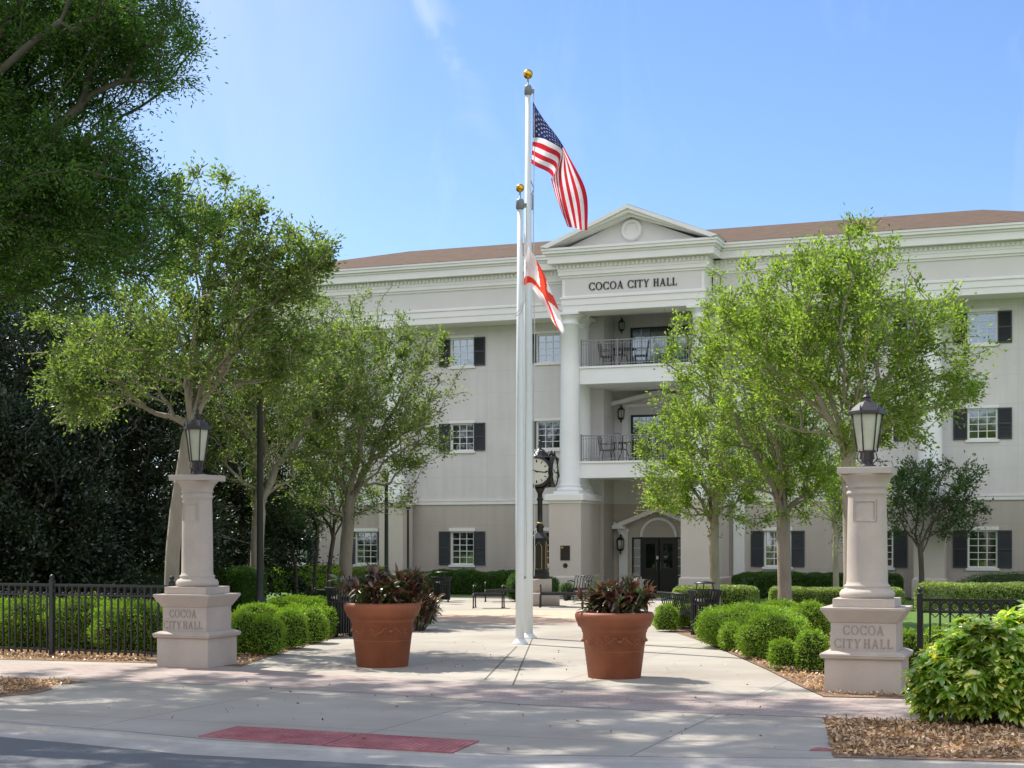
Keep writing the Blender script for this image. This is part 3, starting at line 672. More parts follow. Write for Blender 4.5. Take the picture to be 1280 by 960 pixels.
# windows
def window_proto(h, rows, glass, name='window'):
    fw = .055; mb = MB()
    mb.box(-HW, -HW+fw, .06, .16, 0, h); mb.box(HW-fw, HW, .06, .16, 0, h); mb.box(-HW+fw, HW-fw, .06, .16, 0, fw); mb.box(-HW+fw, HW-fw, .06, .16, h-fw, h)
    fo = mb.build(name, M_white, city, (0, 0, -50))
    g = MB(); g.box(-HW+fw, HW-fw, .125, .15, fw, h-fw); g.build('pane', glass, fo)
    k = MB(); iw = 2*(HW-fw)
    for i in range(1, 3): x = -HW+fw+iw*i/3; k.box(x-.012, x+.012, .10, .122, fw, h-fw)
    for j in range(1, rows): z = fw+(h-2*fw)*j/rows; k.box(-HW+fw, HW-fw, .098, .120, z-.012, z+.012)
    k.build('muntin', M_white, fo)
    return fo
def add_trim(fo, h, floor):
    s = MB(); s.box(-HW-.06, HW+.06, -.07, .05, -.09, -.004); s.build('sill', M_trim if floor else M_white, fo)
    s = MB(); s.box(-HW-.05, HW+.05, -.05, -.003, h+.004, h+(.13 if floor == 0 else .1)); s.build('lintel', M_trim, fo)
    for sg in (-1, 1):
        x0, x1 = (HW+.01, HW+.47) if sg > 0 else (-HW-.47, -HW-.01)
        s = MB(); s.box(x0, x0+.045, -.05, -.003, .0, h); s.box(x1-.045, x1, -.05, -.003, 0, h)
        for z in (0, h*.5-.03, h-.06): s.box(x0+.045, x1-.045, -.05, -.003, z, z+.06)
        nsl = int(h/.05)
        for i in range(nsl):
            z = .05+i*(h-.1)/nsl; s.add([(x0+.045, -.044, z), (x1-.045, -.044, z), (x1-.045, -.014, z+.045), (x0+.045, -.014, z+.045)], [(0, 1, 2, 3)])
        s.box(x0+.045, x1-.045, -.012, -.003, .06, h-.06)
        s.build('shutter', M_shut, fo)
for fi, (z0, z1, rows) in enumerate(FL):
    proto = window_proto(z1-z0, rows, M_glassS if fi == 2 else M_glassD); add_trim(proto, z1-z0, fi)
    for i, x in enumerate(WX):
        o = proto if i == 0 else copy_tree(proto, city)
        o.location = (x, 0, z0)
        o['group'] = 'shuttered windows of the front wall'
# dark interior box so nothing shines through
mb = MB(); mb.box(S0+.4, -RW-.02, .36, .40, .1, 12); mb.box(RW+.02, S1-.4, .36, .40, .1, 12); mb.build('inner_lining', mat('dark interior', (.02, .02, .02), .9), city)

# giant columns and portico columns
def column(x, y, r, z0, z1, shaft_m=M_colw, n=32):
    mb = MB()
    mb.box(x-r*1.32, x+r*1.32, y-r*1.32, y+r*1.32, z0, z0+.1)
    H = z1-z0-.1
    prof = [(r*1.3, 0), (r*1.34, .05), (r*1.3, .1), (r*1.12, .13), (r*1.12, .17), (r*1.18, .2), (r*1.05, .25), (r, .3), (r*.995, H*.35), (r*.93, H*.7), (r*.86, H-.42), (r*.93, H-.41), (r*.93, H-.37), (r*.86, H-.36), (r*.86, H-.22), (r*.95, H-.2), (r*1.12, H-.11), (r*1.15, H-.1), (r*1.15, H-.09)]
    mb.lathe(prof, n, (x, y, z0+.1)); mb.box(x-r*1.22, x+r*1.22, y-r*1.22, y+r*1.22, z1-.09, z1)
    o = mb.build('column', shaft_m, city); return o
def pedestal(x, y, hw, hd, parent=city, z1=3.34, name='pedestal'):
    mb = MB(); mb.box(x-hw, x+hw, y-hd, y+hd, .72, z1); mb.box(x-hw-.06, x+hw+.06, y-hd-.06, y+hd+.06, 0, .66); mb.frustum(hw+.06, hw+.003, .66, .719, hd+.06, hd+.003, (x, y))
    o = mb.build(name, M_pier, parent)
    c = MB(); c.box(x-hw-.03, x+hw+.03, y-hd-.03, y+hd+.03, z1-.02, z1+.08); c.box(x-hw-.13, x+hw+.13, y-hd-.13, y+hd+.13, z1+.08, z1+.27); c.box(x-hw-.09, x+hw+.09, y-hd-.09, y+hd+.09, z1+.27, z1+.31)
    c.build('cap', M_trim, o); return o
for x in (-2.42, 2.42):
    column(x, -1.92, .36, 3.65, 10.17); pedestal(x, -1.92, .6, .6)
    column(x, -.62, .36, 3.65, 10.17); pedestal(x+(.02 if x > 0 else -.02), -.62, .55, .55)
for x in (-9.85, 10.05, -16.3, 15.0-.5): column(x, -.8, .40, 3.65, 10.17); pedestal(x, -.8, .5, .45)
mb = MB(); mb.box(3.15, 3.55, -.12, -.003, 0, 10.16); mb.build('pilaster', M_colw, city)
mb = MB(); mb.box(-3.4, -3.1, -.12, -.003, 3.54, 10.16); mb.build('pilaster', M_colw, city)
# recess shell
yb_ = 1.35
mb = MB(); mb.box(-RW-.35, -RW, .351, yb_, 0, 3.36); mb.box(RW, RW+.35, .351, yb_, 0, 3.36)
# back wall with openings: door below, french door second, slider third
def holes(mb, z0, z1, xo0, xo1, zo0, zo1):
    mb.box(-RW-.3, xo0, yb_, yb_+.3, z0, z1); mb.box(xo1, RW+.3, yb_, yb_+.3, z0, z1)
    mb.box(xo0, xo1, yb_, yb_+.3, zo1, z1)
    if zo0 > z0: mb.box(xo0, xo1, yb_, yb_+.3, z0, zo0)
holes(mb, 0, 3.36, -1.05, 1.05, 0, 2.1); mb.build('entrance_wall', M_wallG, city)
mb = MB(); mb.box(-RW-.35, -RW, .351, yb_, 3.36, 10.9); mb.box(RW, RW+.35, .351, yb_, 3.36, 10.9)
holes(mb, 3.36, 7.4, -1.1, 1.1, 4.8, 6.72); holes(mb, 7.4, 10.9, -1.12, 1.12, 8.2, 10.02)
mb.build('loggia_wall', M_wallU, city)
mb = MB(); mb.box(-2.5, 2.5, -.99, yb_+.2, 10.85, 10.9); mb.build('portico_ceiling', M_trim, city)
mb = MB(); mb.box(-RW-.3, RW+.3, 1.7, 1.75, 0, 10.2); mb.build('inner_lining', MATS['dark interior'], city)
# balconies
def balcony(zb, zt):
    mb = MB(); mb.box(-2.08, 2.08, -1.85, yb_-.003, zb, zt-.07); mb.box(-2.12, 2.12, -1.91, yb_-.003, zt-.07, zt)
    o = mb.build('balcony', M_colw, city)
    r = MB(); r.box(-2.06, 2.06, -1.84, -1.80, zt+.9, zt+.94); r.box(-2.06, 2.06, -1.83, -1.81, zt+.08, zt+.11); r.box(-2.06, 2.06, -1.83, -1.81, zt+.8, zt+.82)
    for i in range(42): x = -2.05+i*.1; r.box(x-.008, x+.008, -1.828, -1.812, zt+.0, zt+.9)
    for x in (-2.03, -.68, .68, 2.03): r.box(x-.022, x+.022, -1.845, -1.795, zt, zt+.98)
    r.build('railing', M_steel, o); return o
balcony(4.23, 4.83); balcony(7.61, 8.24)
# entablature of the portico
mb = MB(); entab(mb, -2.6, 2.6, -2.28, -1.0); mb.build('portico_entablature', M_trim, city)
mb = MB(); mb.box(-2.5, 2.5, -2.286, -2.27, 10.76, 11.33); mb.build('frieze_panel', M_frieze, city)
# pediment
mb = MB(); xe = 3.2; za = 13.72; zb0 = 12.38
sl = (za-zb0)/xe
def chev(o, t, y0, y1):   # raking band of thickness t, offset o below the top line
    a = za-o; b = zb0-o+0.0
    mb.prism([(-xe-.02, zb0+.06-o*.2), (0, a), (0, a-t), (-xe+.0+t/sl*.8, zb0+.002)], y0, y1, 'y'); mb.prism([(xe+.02, zb0+.06-o*.2), (0, a), (0, a-t), (xe-t/sl*.8, zb0+.002)], y0, y1, 'y')
chev(0, .13, -2.94, -.9); chev(.13, .12, -2.84, -.9); chev(.25, .10, -2.62, -.9)
mb.build('pediment_moulding', M_trim, city)
mb = MB(); mb.prism([(-2.6, 12.385), (2.6, 12.385), (0, 13.42)], -2.3, -1.0, 'y'); mb.build('tympanum', M_frieze, city)
mb = MB(); mb.lathe([(.26, 0), (.25, .05), (.28, .13), (.34, .14), (.39, .07), (.40, 0)], 40, cap=False); mb.lathe([(.26, .02), (.001, .02)], 40, cap=False)
mb.xf(Matrix.Translation((0, -2.301, 12.93)) @ Matrix.Rotation(R(90), 4, 'X')); mb.build('pediment_medallion', M_trim, city)
mb = MB(); mb.add([(-3.22, -2.9, 12.45), (0, -2.9, 13.735), (0, 6.5, 13.735), (-3.22, -.9, 12.45)], [(0, 1, 2, 3)]); mb.add([(3.22, -2.9, 12.45), (0, -2.9, 13.735), (0, 6.5, 13.735), (3.22, -.9, 12.45)], [(0, 1, 2, 3)])
mb.build('portico_roof', M_roof, city)
g = glyphs('COCOA CITY HALL', .255, gap=.12, space=.5); 
for i, v in enumerate(g.v): g.v[i] = (v[0]*(3.22/g.width), v[1], v[2]*1.05)
build_words(g, M_letter, city, (.02, -2.29, 10.90))
# entrance door assembly
def part(name, m, f, parent=city, bevel=0):
    mb = MB(); f(mb); return mb.build(name, m, parent, bevel=bevel)
def f(mb):
    y0, y1 = 1.36, 1.46
    for x in (-1.05, -.72, .66, .99): mb.box(x, x+.06, y0, y1, 0, 2.04)
    mb.box(-1.05, 1.05, y0, y1, 2.04, 2.1)
door_fr = part('entrance_frame', M_dark, f)
for sx in (-.66, .02):
    d = part('door', M_dark, lambda mb: (mb.box(sx, sx+.14, 1.38, 1.43, .01, 2.03), mb.box(sx+.5, sx+.64, 1.38, 1.43, .01, 2.03), mb.box(sx+.14, sx+.5, 1.38, 1.43, .01, .95), mb.box(sx+.14, sx+.5, 1.38, 1.43, 1.86, 2.03)))
    part('pane', M_glassD, lambda mb: mb.box(sx+.14, sx+.5, 1.40, 1.41, .95, 1.86), d)
    hx = sx+.58 if sx < 0 else sx+.06
    part('handle', M_steel, lambda mb: mb.tube([(hx, 1.38, .85), (hx, 1.33, .87), (hx, 1.33, 1.15), (hx, 1.38, 1.17)], .012), d)
for a, b in ((-.99, -.72), (.72, .99)):
    part('sidelight', glassmat('sidelight glass', (.12, .15, .13), .35), lambda mb: mb.box(a, b, 1.40, 1.41, .05, 2.04))
    def f(mb):
        for j in range(1, 6): mb.box(a, b, 1.385, 1.399, j*.34-.01, j*.34+.01)
    part('muntin', M_white, f)
part('door_notice', M_white, lambda mb: mb.box(-.1, -.02, 1.365, 1.375, 1.28, 1.4))
def f(mb):   # pilasters and gabled hood over the door
    for s_ in (-1, 1):
        a, b = sorted((s_*1.16, s_*1.5)); mb.box(a, b, 1.16, 1.348, .0, 2.3); a, b = sorted((s_*1.12, s_*1.54)); mb.box(a, b, 1.12, 1.348, 0, .3); mb.box(a, b, 1.12, 1.348, 2.3, 2.42)
        mb.prism([(s_*1.72, 2.42), (s_*1.72, 2.56), (0, 3.22), (0, 3.06), (s_*1.3, 2.55), (s_*1.2, 2.42)], .95, 1.347, 'y')
        mb.lathe([(.03, 0), (.07, .05), (.02, .12)], 10, (s_*1.66, 1.1, 2.58))
part('door_hood', M_trim, f)
def f(mb):
    n = 24
    for k in range(n):
        a0, a1 = math.pi*k/n, math.pi*(k+1)/n
        mb.prism([(.72*math.cos(a0), 2.12+.72*math.sin(a0)), (.72*math.cos(a1), 2.12+.72*math.sin(a1)), (.62*math.cos(a1), 2.12+.62*math.sin(a1)), (.62*math.cos(a0), 2.12+.62*math.sin(a0))], 1.27, 1.349, 'y')
part('door_arch', M_trim, f)
def f(mb):
    for s_ in (-1, 1):
        mb.prism([(s_*1.74, 7.06), (s_*1.74, 7.2), (0, 7.58), (0, 7.42)], .95+.002*s_, 1.347, 'y')
    mb.box(-1.5, 1.5, 1.26, 1.347, 7.02, 7.12)
    for s_ in (-1, 1): a, b = sorted((s_*1.18, s_*1.42)); mb.box(a, b, 1.3, 1.347, 4.84, 7.02)
part('loggia_gable', M_trim, f)
part('beam', M_trim, lambda mb: mb.box(-RW, RW, 1.1, 1.347, 10.5, 10.84))
# second floor french door and third floor slider
def glazed(z0, z1, x0, x1, leaves_, gl):
    fr = part('balcony_door', M_dark, lambda mb: (mb.box(x0, x0+.07, 1.38, 1.46, z0, z1), mb.box(x1-.07, x1, 1.38, 1.46, z0, z1), mb.box(x0+.07, x1-.07, 1.38, 1.46, z1-.08, z1)))
    xs = x0+.07; wd = (x1-x0-.14)/leaves_
    for i in range(leaves_):
        a, b = xs+i*wd, xs+(i+1)*wd; dk = (i == 1 and leaves_ == 3)
        part('pane', M_glassD if dk else gl, lambda mb: mb.box(a+.01, b-.01, 1.42, 1.43, z0, z1-.08), fr)
        if not dk:
            def f(mb):
                mb.box((a+b)/2-.01, (a+b)/2+.01, 1.40, 1.415, z0, z1-.08)
                for j in range(1, 5): z = z0+(z1-.08-z0)*j/5; mb.box(a+.01, b-.01, 1.402, 1.417, z-.01, z+.01)
            part('muntin', M_white, f, fr)
        else: part('stile', M_dark, lambda mb: mb.box(b-.04, b+.02, 1.395, 1.419, z0, z1-.08), fr)
glazed(8.24, 10.02, -1.12, 1.12, 3, M_glassS); glazed(4.83, 6.72, -1.1, 1.1, 4, M_glassD)
# wall lanterns
def wall_lantern(x, y, z, s=1.):
    mb = MB(); mb.lathe([(.10*s, 0), (.13*s, .03*s), (.13*s, .05*s)], 6, (0, 0, 0)); mb.lathe([(.15*s, .36*s), (.15*s, .38*s), (.07*s, .46*s), (.03*s, .48*s), (.045*s, .53*s), (.01*s, .56*s), (.006*s, .64*s)], 6)
    mb.lathe([(.01*s, -.14*s), (.04*s, -.1*s), (.02*s, -.06*s), (.07*s, -.02*s), (.1*s, 0)], 6)
    for k in range(6): a = 2*math.pi*k/6; mb.tube([(.12*s*math.cos(a), .12*s*math.sin(a), .05*s), (.14*s*math.cos(a), .14*s*math.sin(a), .37*s)], .012*s, 4)
    mb.tube([(0, 0, .5*s), (0, .1*s, .56*s), (0, .24*s, .5*s), (0, .28*s, .3*s)], .013*s, 5); mb.box(-.05*s, .05*s, .27*s, .30*s, .2*s, .42*s)
    o = mb.build('wall_lantern', M_iron, city, (x, y, z)); g_ = MB(); g_.lathe([(.10*s, .05*s), (.125*s, .36*s)], 6); g_.build('lantern_glass', M_lantglass, o)
for x in (-1.36, 1.36):
    wall_lantern(x, .86, 1.62, 1.05); wall_lantern(x-.02, 1.02, 6.55, .95); wall_lantern(x, 1.02, 9.88, .85)
def f(mb): mb.box(-.19, .19, -2.545, -2.522, 1.28, 1.82)
pl = part('plaque', M_plaque, lambda mb: mb.box(-2.58, -2.23, -2.55, -2.522, 1.28, 1.80))
part('plaque_emblem', M_goldline, lambda mb: mb.box(-2.55, -2.47, -2.554, -2.5505, 1.70, 1.77), pl)
mb = MB(); mb.lathe([(.085, 0), (.085, .02), (.06, .03)], 20); mb.xf(Matrix.Translation((-2.40, -2.521, 1.09)) @ Matrix.Rotation(R(90), 4, 'X')); mb.build('round_seal', M_plaque, city)

# balcony furniture: wrought iron tables and chairs
def site(s, y, z=0): p = Vector(OB)+u*s+nb*y; p.z = z; return p
def chair_proto():
    t = empty('patio_chair', (0, 0, 0))
    part('seat', M_iron, lambda mb: (mb.box(-.22, .22, -.22, .22, .42, .45)), t)
    def f(mb):
        mb.tube([(-.2, .22, .42), (-.2, .28, .9), (-.12, .3, .97), (0, .3, 1.0), (.12, .3, .97), (.2, .28, .9), (.2, .22, .42)], .014)
        for x in (-.12, -.04, .04, .12): mb.tube([(x, .22, .45), (x, .3, .95)], .008, 4)
        mb.tube([(-.2, .25, .65), (.2, .25, .65)], .008, 4)
    part('backrest', M_iron, f, t)
    for sx in (-1, 1):
        part('armrest', M_iron, lambda mb: mb.tube([(sx*.22, .24, .66), (sx*.24, 0, .68), (sx*.24, -.2, .64), (sx*.22, -.2, .44)], .012), t)
        for sy in (-1, 1): part('leg', M_iron, lambda mb: mb.tube([(sx*.2, sy*.2, .43), (sx*.22, sy*.24, 0)], .014), t)
    return t
ch0 = chair_proto(); used = [0]
def chair(s, y, z, rz, label):
    o = ch0 if not used[0] else copy_tree(ch0); used[0] = 1
    o.location = site(s, y, z); o.rotation_euler = (0, 0, rz-TH); tag(o, label, 'chair', 'wrought iron chairs on the portico balconies')
tb0 = empty('patio_table', site(-.75, -.7, 8.24)); tag(tb0, 'black iron patio table between chairs on the top balcony', 'table', 'patio tables on the portico balconies')
part('tabletop', M_iron, lambda mb: mb.lathe([(.45, .69), (.45, .72)], 24), tb0)
for a in range(4): part('leg', M_iron, lambda mb: mb.tube([(.1*math.cos(a*1.57+.7), .1*math.sin(a*1.57+.7), .69), (.15*math.cos(a*1.57+.7), .15*math.sin(a*1.57+.7), .35), (.34*math.cos(a*1.57+.7), .34*math.sin(a*1.57+.7), 0)], .016), tb0)
tb1 = copy_tree(tb0, loc=site(-.75, -.7, 4.83)); tag(tb1, 'black iron patio table between chairs on the middle balcony', 'table', 'patio tables on the portico balconies')
for z, nm in ((8.24, 'top'), (4.83, 'middle')):
    chair(-1.35, -.9, z, R(90), f'black iron patio chair at the left end of the {nm} portico balcony')
    chair(-.75, -1.35, z, R(180), f'black iron patio chair with its back to the railing of the {nm} portico balcony')
    chair(-.1, -.8, z, R(-80), f'black iron patio chair right of the table on the {nm} portico balcony')
    chair(.9, -.9, z, R(-100), f'black iron patio chair near the right end of the {nm} portico balcony')

# ================================================================== GATE PILLARS
def pillar(loc, rz, label, sc_, text_dx=0):
    t = empty('gate_pillar', loc, rz); t.scale = sc_; tag(t, label, 'gate pillar', 'stucco gate pillars with lanterns')
    mb = MB(); mb.box(-.49, .49, -.49, .49, 0, .44); mb.build('plinth', M_pillar, t, bevel=.006)
    mb = MB(); mb.frustum(.53, .55, .44, .475); mb.frustum(.55, .55, .475, .50); mb.frustum(.55, .46, .50, .535); mb.build('plinth_moulding', M_pillar, t, bevel=.01)
    mb = MB(); mb.box(-.42, .42, -.42, .42, .53, .90); b_ = mb.build('inscription_block', M_pillar, t, bevel=.004)
    mb = MB(); mb.frustum(.43, .54, .90, 1.06); mb.frustum(.54, .54, 1.06, 1.09); mb.build('cornice', M_pillar, t, bevel=.004)
    mb = MB(); mb.box(-.40, .40, -.40, .40, 1.09, 1.20); mb.build('column_plinth', M_pillar, t, bevel=.005)
    mb = MB(); r = .268
    mb.lathe([(.34, 1.20), (.36, 1.235), (.36, 1.265), (.335, 1.305), (.30, 1.315), (.29, 1.335), (.30, 1.35), (.30, 1.365), (.275, 1.38), (r, 1.42), (.262, 1.9), (.250, 2.48), (.250, 2.53), (.268, 2.545), (.268, 2.575), (.252, 2.585), (.252, 2.62), (.275, 2.63), (.275, 2.645), (.262, 2.655), (.275, 2.70), (.31, 2.75), (.345, 2.78), (.36, 2.80)], 48)
    mb.build('shaft', M_pillar, t)
    mb = MB(); mb.lathe([(.385, 2.80), (.385, 2.88), (.375, 2.885)], 48) if False else mb.box(-.35, .35, -.35, .35, 2.80, 2.885); mb.build('capital', M_pillar, t, bevel=.008)
    # raised square frame on the shaft
    mb = MB()
    def curved(x0, x1, z0, z1):
        n = 8; ro = .268; vs = []
        for k in range(n+1):
            x = x0+(x1-x0)*k/n; vs += [(x, -math.sqrt(ro*ro-x*x), z0), (x, -math.sqrt(ro*ro-x*x), z1)]
        for k in range(n+1):
            x = x0+(x1-x0)*k/n; vs += [(x, -.235, z0), (x, -.235, z1)]
        o = 2*(n+1); fs = []
        for k in range(n): a = 2*k; fs += [(a, a+2, a+3, a+1), (a, o+a, o+a+2, a+2), (a+1, a+3, o+a+3, o+a+1)]
        fs += [(0, 1, o+1, o), (2*n, o+2*n, o+2*n+1, 2*n+1)]
        mb.add(vs, fs)
    curved(-.15, -.125, 2.19, 2.47); curved(.125, .15, 2.19, 2.47); curved(-.125, .125, 2.445, 2.47); curved(-.125, .125, 2.19, 2.215)
    mb.build('panel_frame', M_pillar, t)
    for txt, z, wd in (('COCOA', .745, .52), ('CITY HALL', .575, .75)):
        g = glyphs(txt, .115, gap=.16, space=.22, depth=.004)
        for i, v in enumerate(g.v): g.v[i] = (v[0]*(wd/g.width), v[1], v[2])
        build_words(g, M_engr, b_, (text_dx, -.4205, z))
    # lantern
    L = MB(); z = 2.885
    L.lathe([(.13, z), (.13, z+.02), (.08, z+.05), (.075, z+.10), (.10, z+.12), (.09, z+.19), (.12, z+.21), (.12, z+.225)], 12)
    for k in range(6):
        a = 2*math.pi*k/6+.26; c_, s_ = math.cos(a), math.sin(a)
        L.tube([(.13*c_, .13*s_, z+.21), (.205*c_, .205*s_, z+.70)], .011, 5); L.tube([(.115*c_, .115*s_, z+.20), (.135*c_, .135*s_, z+.12), (.07*c_, .07*s_, z+.05)], .008, 4)
        L.lathe([(.012, 0), (.016, .02), (.002, .09)], 6, (.225*c_, .225*s_, z+.73))
    la = L.build('lantern', M_bronze, t)
    L = MB(); L.lathe([(.235, z+.69), (.245, z+.70), (.245, z+.735), (.225, z+.75), (.10, z+.85), (.05, z+.87), (.045, z+.90), (.06, z+.92), (.03, z+.95), (.035, z+.98), (.012, z+1.02), (.004, z+1.13)], 6, smooth=False, phase=.26); L.build('lantern_roof', M_bronze, la)
    L = MB(); L.lathe([(.115, z+.225), (.188, z+.69)], 6, smooth=False, phase=.26); L.build('lantern_glass', M_lantglass, la)
    return t
pL = G(250, 829); pR = G(1079, 862)
pillar(Vector((-5.02, 24.25, 0)), R(-19), 'stucco gate pillar with lantern left of the walk, shaded by trees behind', (.93, .93, 1.05), -.03)
pillar(Vector((4.72, 20.2, 0)), R(-20), 'stucco gate pillar with lantern right of the walk beside the variegated bush', (1, 1, 1.025))

# ================================================================== FENCES
def fence(p0, p1, top, label, postends=(True, False), pitch=.135, rings=True, glabel=None):
    p0 = Vector(p0); p1 = Vector(p1); d = p1-p0; L = d.length; rz = math.atan2(d.y, d.x)
    t = empty('iron_fence', (p0.x, p0.y, 0), rz); tag(t, label, 'fence', 'black iron fences beside the gate pillars')
    def f(mb):
        for z in (top-.03, top-.19, .10): mb.box(0, L, -.018, .018, z, z+.03)
        mb.box(0, L, -.026, .026, top, top+.012)
    part('rail', M_iron, f, t)
    def f(mb):
        n = int(L/pitch)
        for i in range(1, n+1): x = i*pitch; mb.box(x-.013, x+.013, -.013, .013, .05, top-.03)
    o = part('picket', M_iron, f, t); o['kind'] = 'stuff'
    def f(mb):
        n = int(L/pitch)
        for i in range(1, n):
            x = (i+.5)*pitch; pts = [(x+.055*math.cos(a), 0, top-.095+.055*math.sin(a)) for a in [2*math.pi*k/12 for k in range(13)]]
            mb.tube(pts, .009, 4, cap=False)
            mb.tube([(x-.06, 0, top-.19), (x, 0, top-.25), (x+.06, 0, top-.19)], .008, 4)
    if rings: part('ring_band', M_iron, f, t)
    np_ = max(1, round(L/2.4))
    for i in range(np_+1):
        x = L*i/np_
        def f(mb): mb.box(x-.04, x+.04, -.04, .04, 0, top+.06); mb.lathe([(.05, 0), (.05, .02), (.02, .03), (.042, .06), (.042, .085), (.02, .11)], 10, (x, 0, top+.06))
        part('post', M_iron, f, t)
fence((-5.65, 25.25), (-17, 29.9), 1.235, 'long black iron fence running left from the left gate pillar before the clipped hedge')
fence((5.72, 21.3), (15.5, 17.65), 1.17, 'black iron fence running right from the right gate pillar behind the variegated bush')

# ================================================================== FLOWER POTS
def pot(loc, s, rz, label):
    t = empty('flower_pot', loc, rz); tag(t, label, 'flower pot', 'big terracotta pots on the walk')
    mb = MB(); mb.lathe([(.375, 0), (.385, .01), (.465, .66), (.475, .665), (.475, .69), (.50, .73), (.53, .75), (.545, .80), (.565, .84), (.575, .88), (.575, .92), (.555, .95), (.52, .955), (.49, .93), (.48, .86), (.46, .85)], 56, cap=True)
    mb.lathe([(.425, .385), (.434, .39), (.434, .40), (.428, .405)], 56, cap=False)
    for k in range(4):   # raised scroll garlands
        a0 = k*math.pi/2
        for q in range(2):
            sgn = 1 if q else -1
            pts = []
            for i in range(15):
                f_ = i/14; ang = a0+sgn*(.06+.55*f_); z = .53+.05*math.sin(f_*6.3)+.02*math.sin(f_*12); r = .385+(z/.66)*.08-.005
                pts.append((r*math.cos(ang), r*math.sin(ang), z))
            mb.tube(pts, [.018*(1-.5*abs(i/7-1)) for i in range(15)], 6)
            pts = []
            for i in range(12):
                f_ = i/11; ang = a0+sgn*(.62+.07*math.cos(f_*5.5)); z = .53+.055*math.sin(f_*5.5)*(1-.5*f_); r = .385+(z/.66)*.08-.005
                pts.append((r*math.cos(ang), r*math.sin(ang), z))
            mb.tube(pts, .012, 5)
        z = .55; r = .385+(z/.66)*.08; mb.lathe([(.035, -.02), (.045, 0), (.02, .03)], 8, (r*math.cos(a0), r*math.sin(a0), z-.01))
    mb.build('pot', M_terra, t); 
    for v in (0,): part('soil', M_soil, lambda mb: mb.lathe([(.475, .86), (.3, .90), (.01, .91)], 24, cap=False), t)
    t.scale = (s, s, s); return t
def strap_leaves(P, D, L, W, rng, seg=3, arch=.5):
    """curved strap leaves -> joined strips as quads grouped; returns verts array (N, seg quads)"""
    N = len(P); side = unit(np.cross(D, np.array([0, 0, 1.])+.3*rng.normal(size=(N, 3))))
    ln = L*rng.uniform(.6, 1.2, (N, 1)); wd = W*rng.uniform(.7, 1.2, (N, 1)); wprof = [.25, 1., .85, .05]
    pts = []; d = D.copy(); p = P.copy()
    for k in range(seg+1):
        w_ = wd*wprof[k]*.5; pts.append((p-side*w_, p+side*w_)); p = p+d*ln/seg; d = unit(d+np.array([0, 0, -arch/seg*1.2]))
    return pts
def strap_mesh(name, P, D, L, W, rng, m, arch=.5, stems=None):
    pts = strap_leaves(P, D, L, W, rng, 3, arch); N = len(P)
    V = np.concatenate([np.stack([a, b], 1) for a, b in pts], 1)   # N,8,3
    me = bpy.data.meshes.new(name); fl = []
    base = np.arange(N)*8
    F = np.concatenate([np.stack([base+2*k, base+2*k+1, base+2*k+3, base+2*k+2], 1) for k in range(3)])
    nV = N*8; allV = V.reshape(-1, 3); allF = F.tolist(); mi = [0]*len(allF)
    if stems:
        mb = MB()
        for s_ in stems: mb.tube(s_, [.012, .009, .006][:len(s_)], 4)
        sv_ = np.array(mb.v); allV = np.concatenate([allV, sv_]); allF += [tuple(i+nV for i in f_) for f_ in mb.f]; mi += [1]*len(mb.f)
    me.from_pydata(allV.tolist(), [], allF); me.materials.append(m); me.materials.append(M_barkG)
    me.polygons.foreach_set('material_index', mi); me.polygons.foreach_set('use_smooth', [True]*len(allF)); me.update(); return me
def croton(loc, rx, ry, h, nst, label, seed, group=None, z0=0, lean=(0, 0)):
    rng = np.random.default_rng(seed); Ps = []; Ds = []; stems = []
    for _ in range(nst):
        a = rng.uniform(0, 6.28); r = rng.uniform()**.5; hh = h*rng.uniform(.55, 1.0)*(1-.25*r)
        b = np.array([.35*rx*r*math.cos(a), .35*ry*r*math.sin(a), z0]); tp = np.array([rx*r*math.cos(a)+lean[0]*r, ry*r*math.sin(a)+lean[1], z0+hh])
        md = (b+tp)/2+np.array([0, 0, -.02]); stems.append([tuple(b), tuple(md), tuple(tp)])
        for k in range(26):
            f_ = 1-.62*rng.uniform()**1.3; p = b+(tp-b)*f_; ax = unit(tp-b); d = unit(rng.normal(size=3)*.75+ax*(.35+.9*(f_-.4)))
            Ps.append(p); Ds.append(d)
    me = strap_mesh('croton_plant', np.array(Ps), np.array(Ds), .21, .05, rng, L_croton, .55, stems)
    o = link('croton_plant', me, None, loc); tag(o, label, 'plant', group); return o
gpots = 'croton plants by the walk'
PA = G(478, 832.5); PBp = G(768, 846.5)
pot(PA, 1.06, .35, 'terracotta pot with scroll relief left of the flagpoles'); pot(PBp, 1.0, .1, 'terracotta pot with scroll relief right of the flagpoles')
croton(PA+Vector((.0, 0, .9)), .72, .58, .68, 76, 'dense dark red croton growing in the left terracotta pot', 5, gpots)
croton(PBp+Vector((.02, 0, .86)), .56, .5, .56, 46, 'sparser dark red croton growing in the right terracotta pot', 6, gpots)
croton(G(521, 788), .52, .5, 1.0, 60, 'bushy dark croton standing on the ground behind the left terracotta pot', 8, gpots)

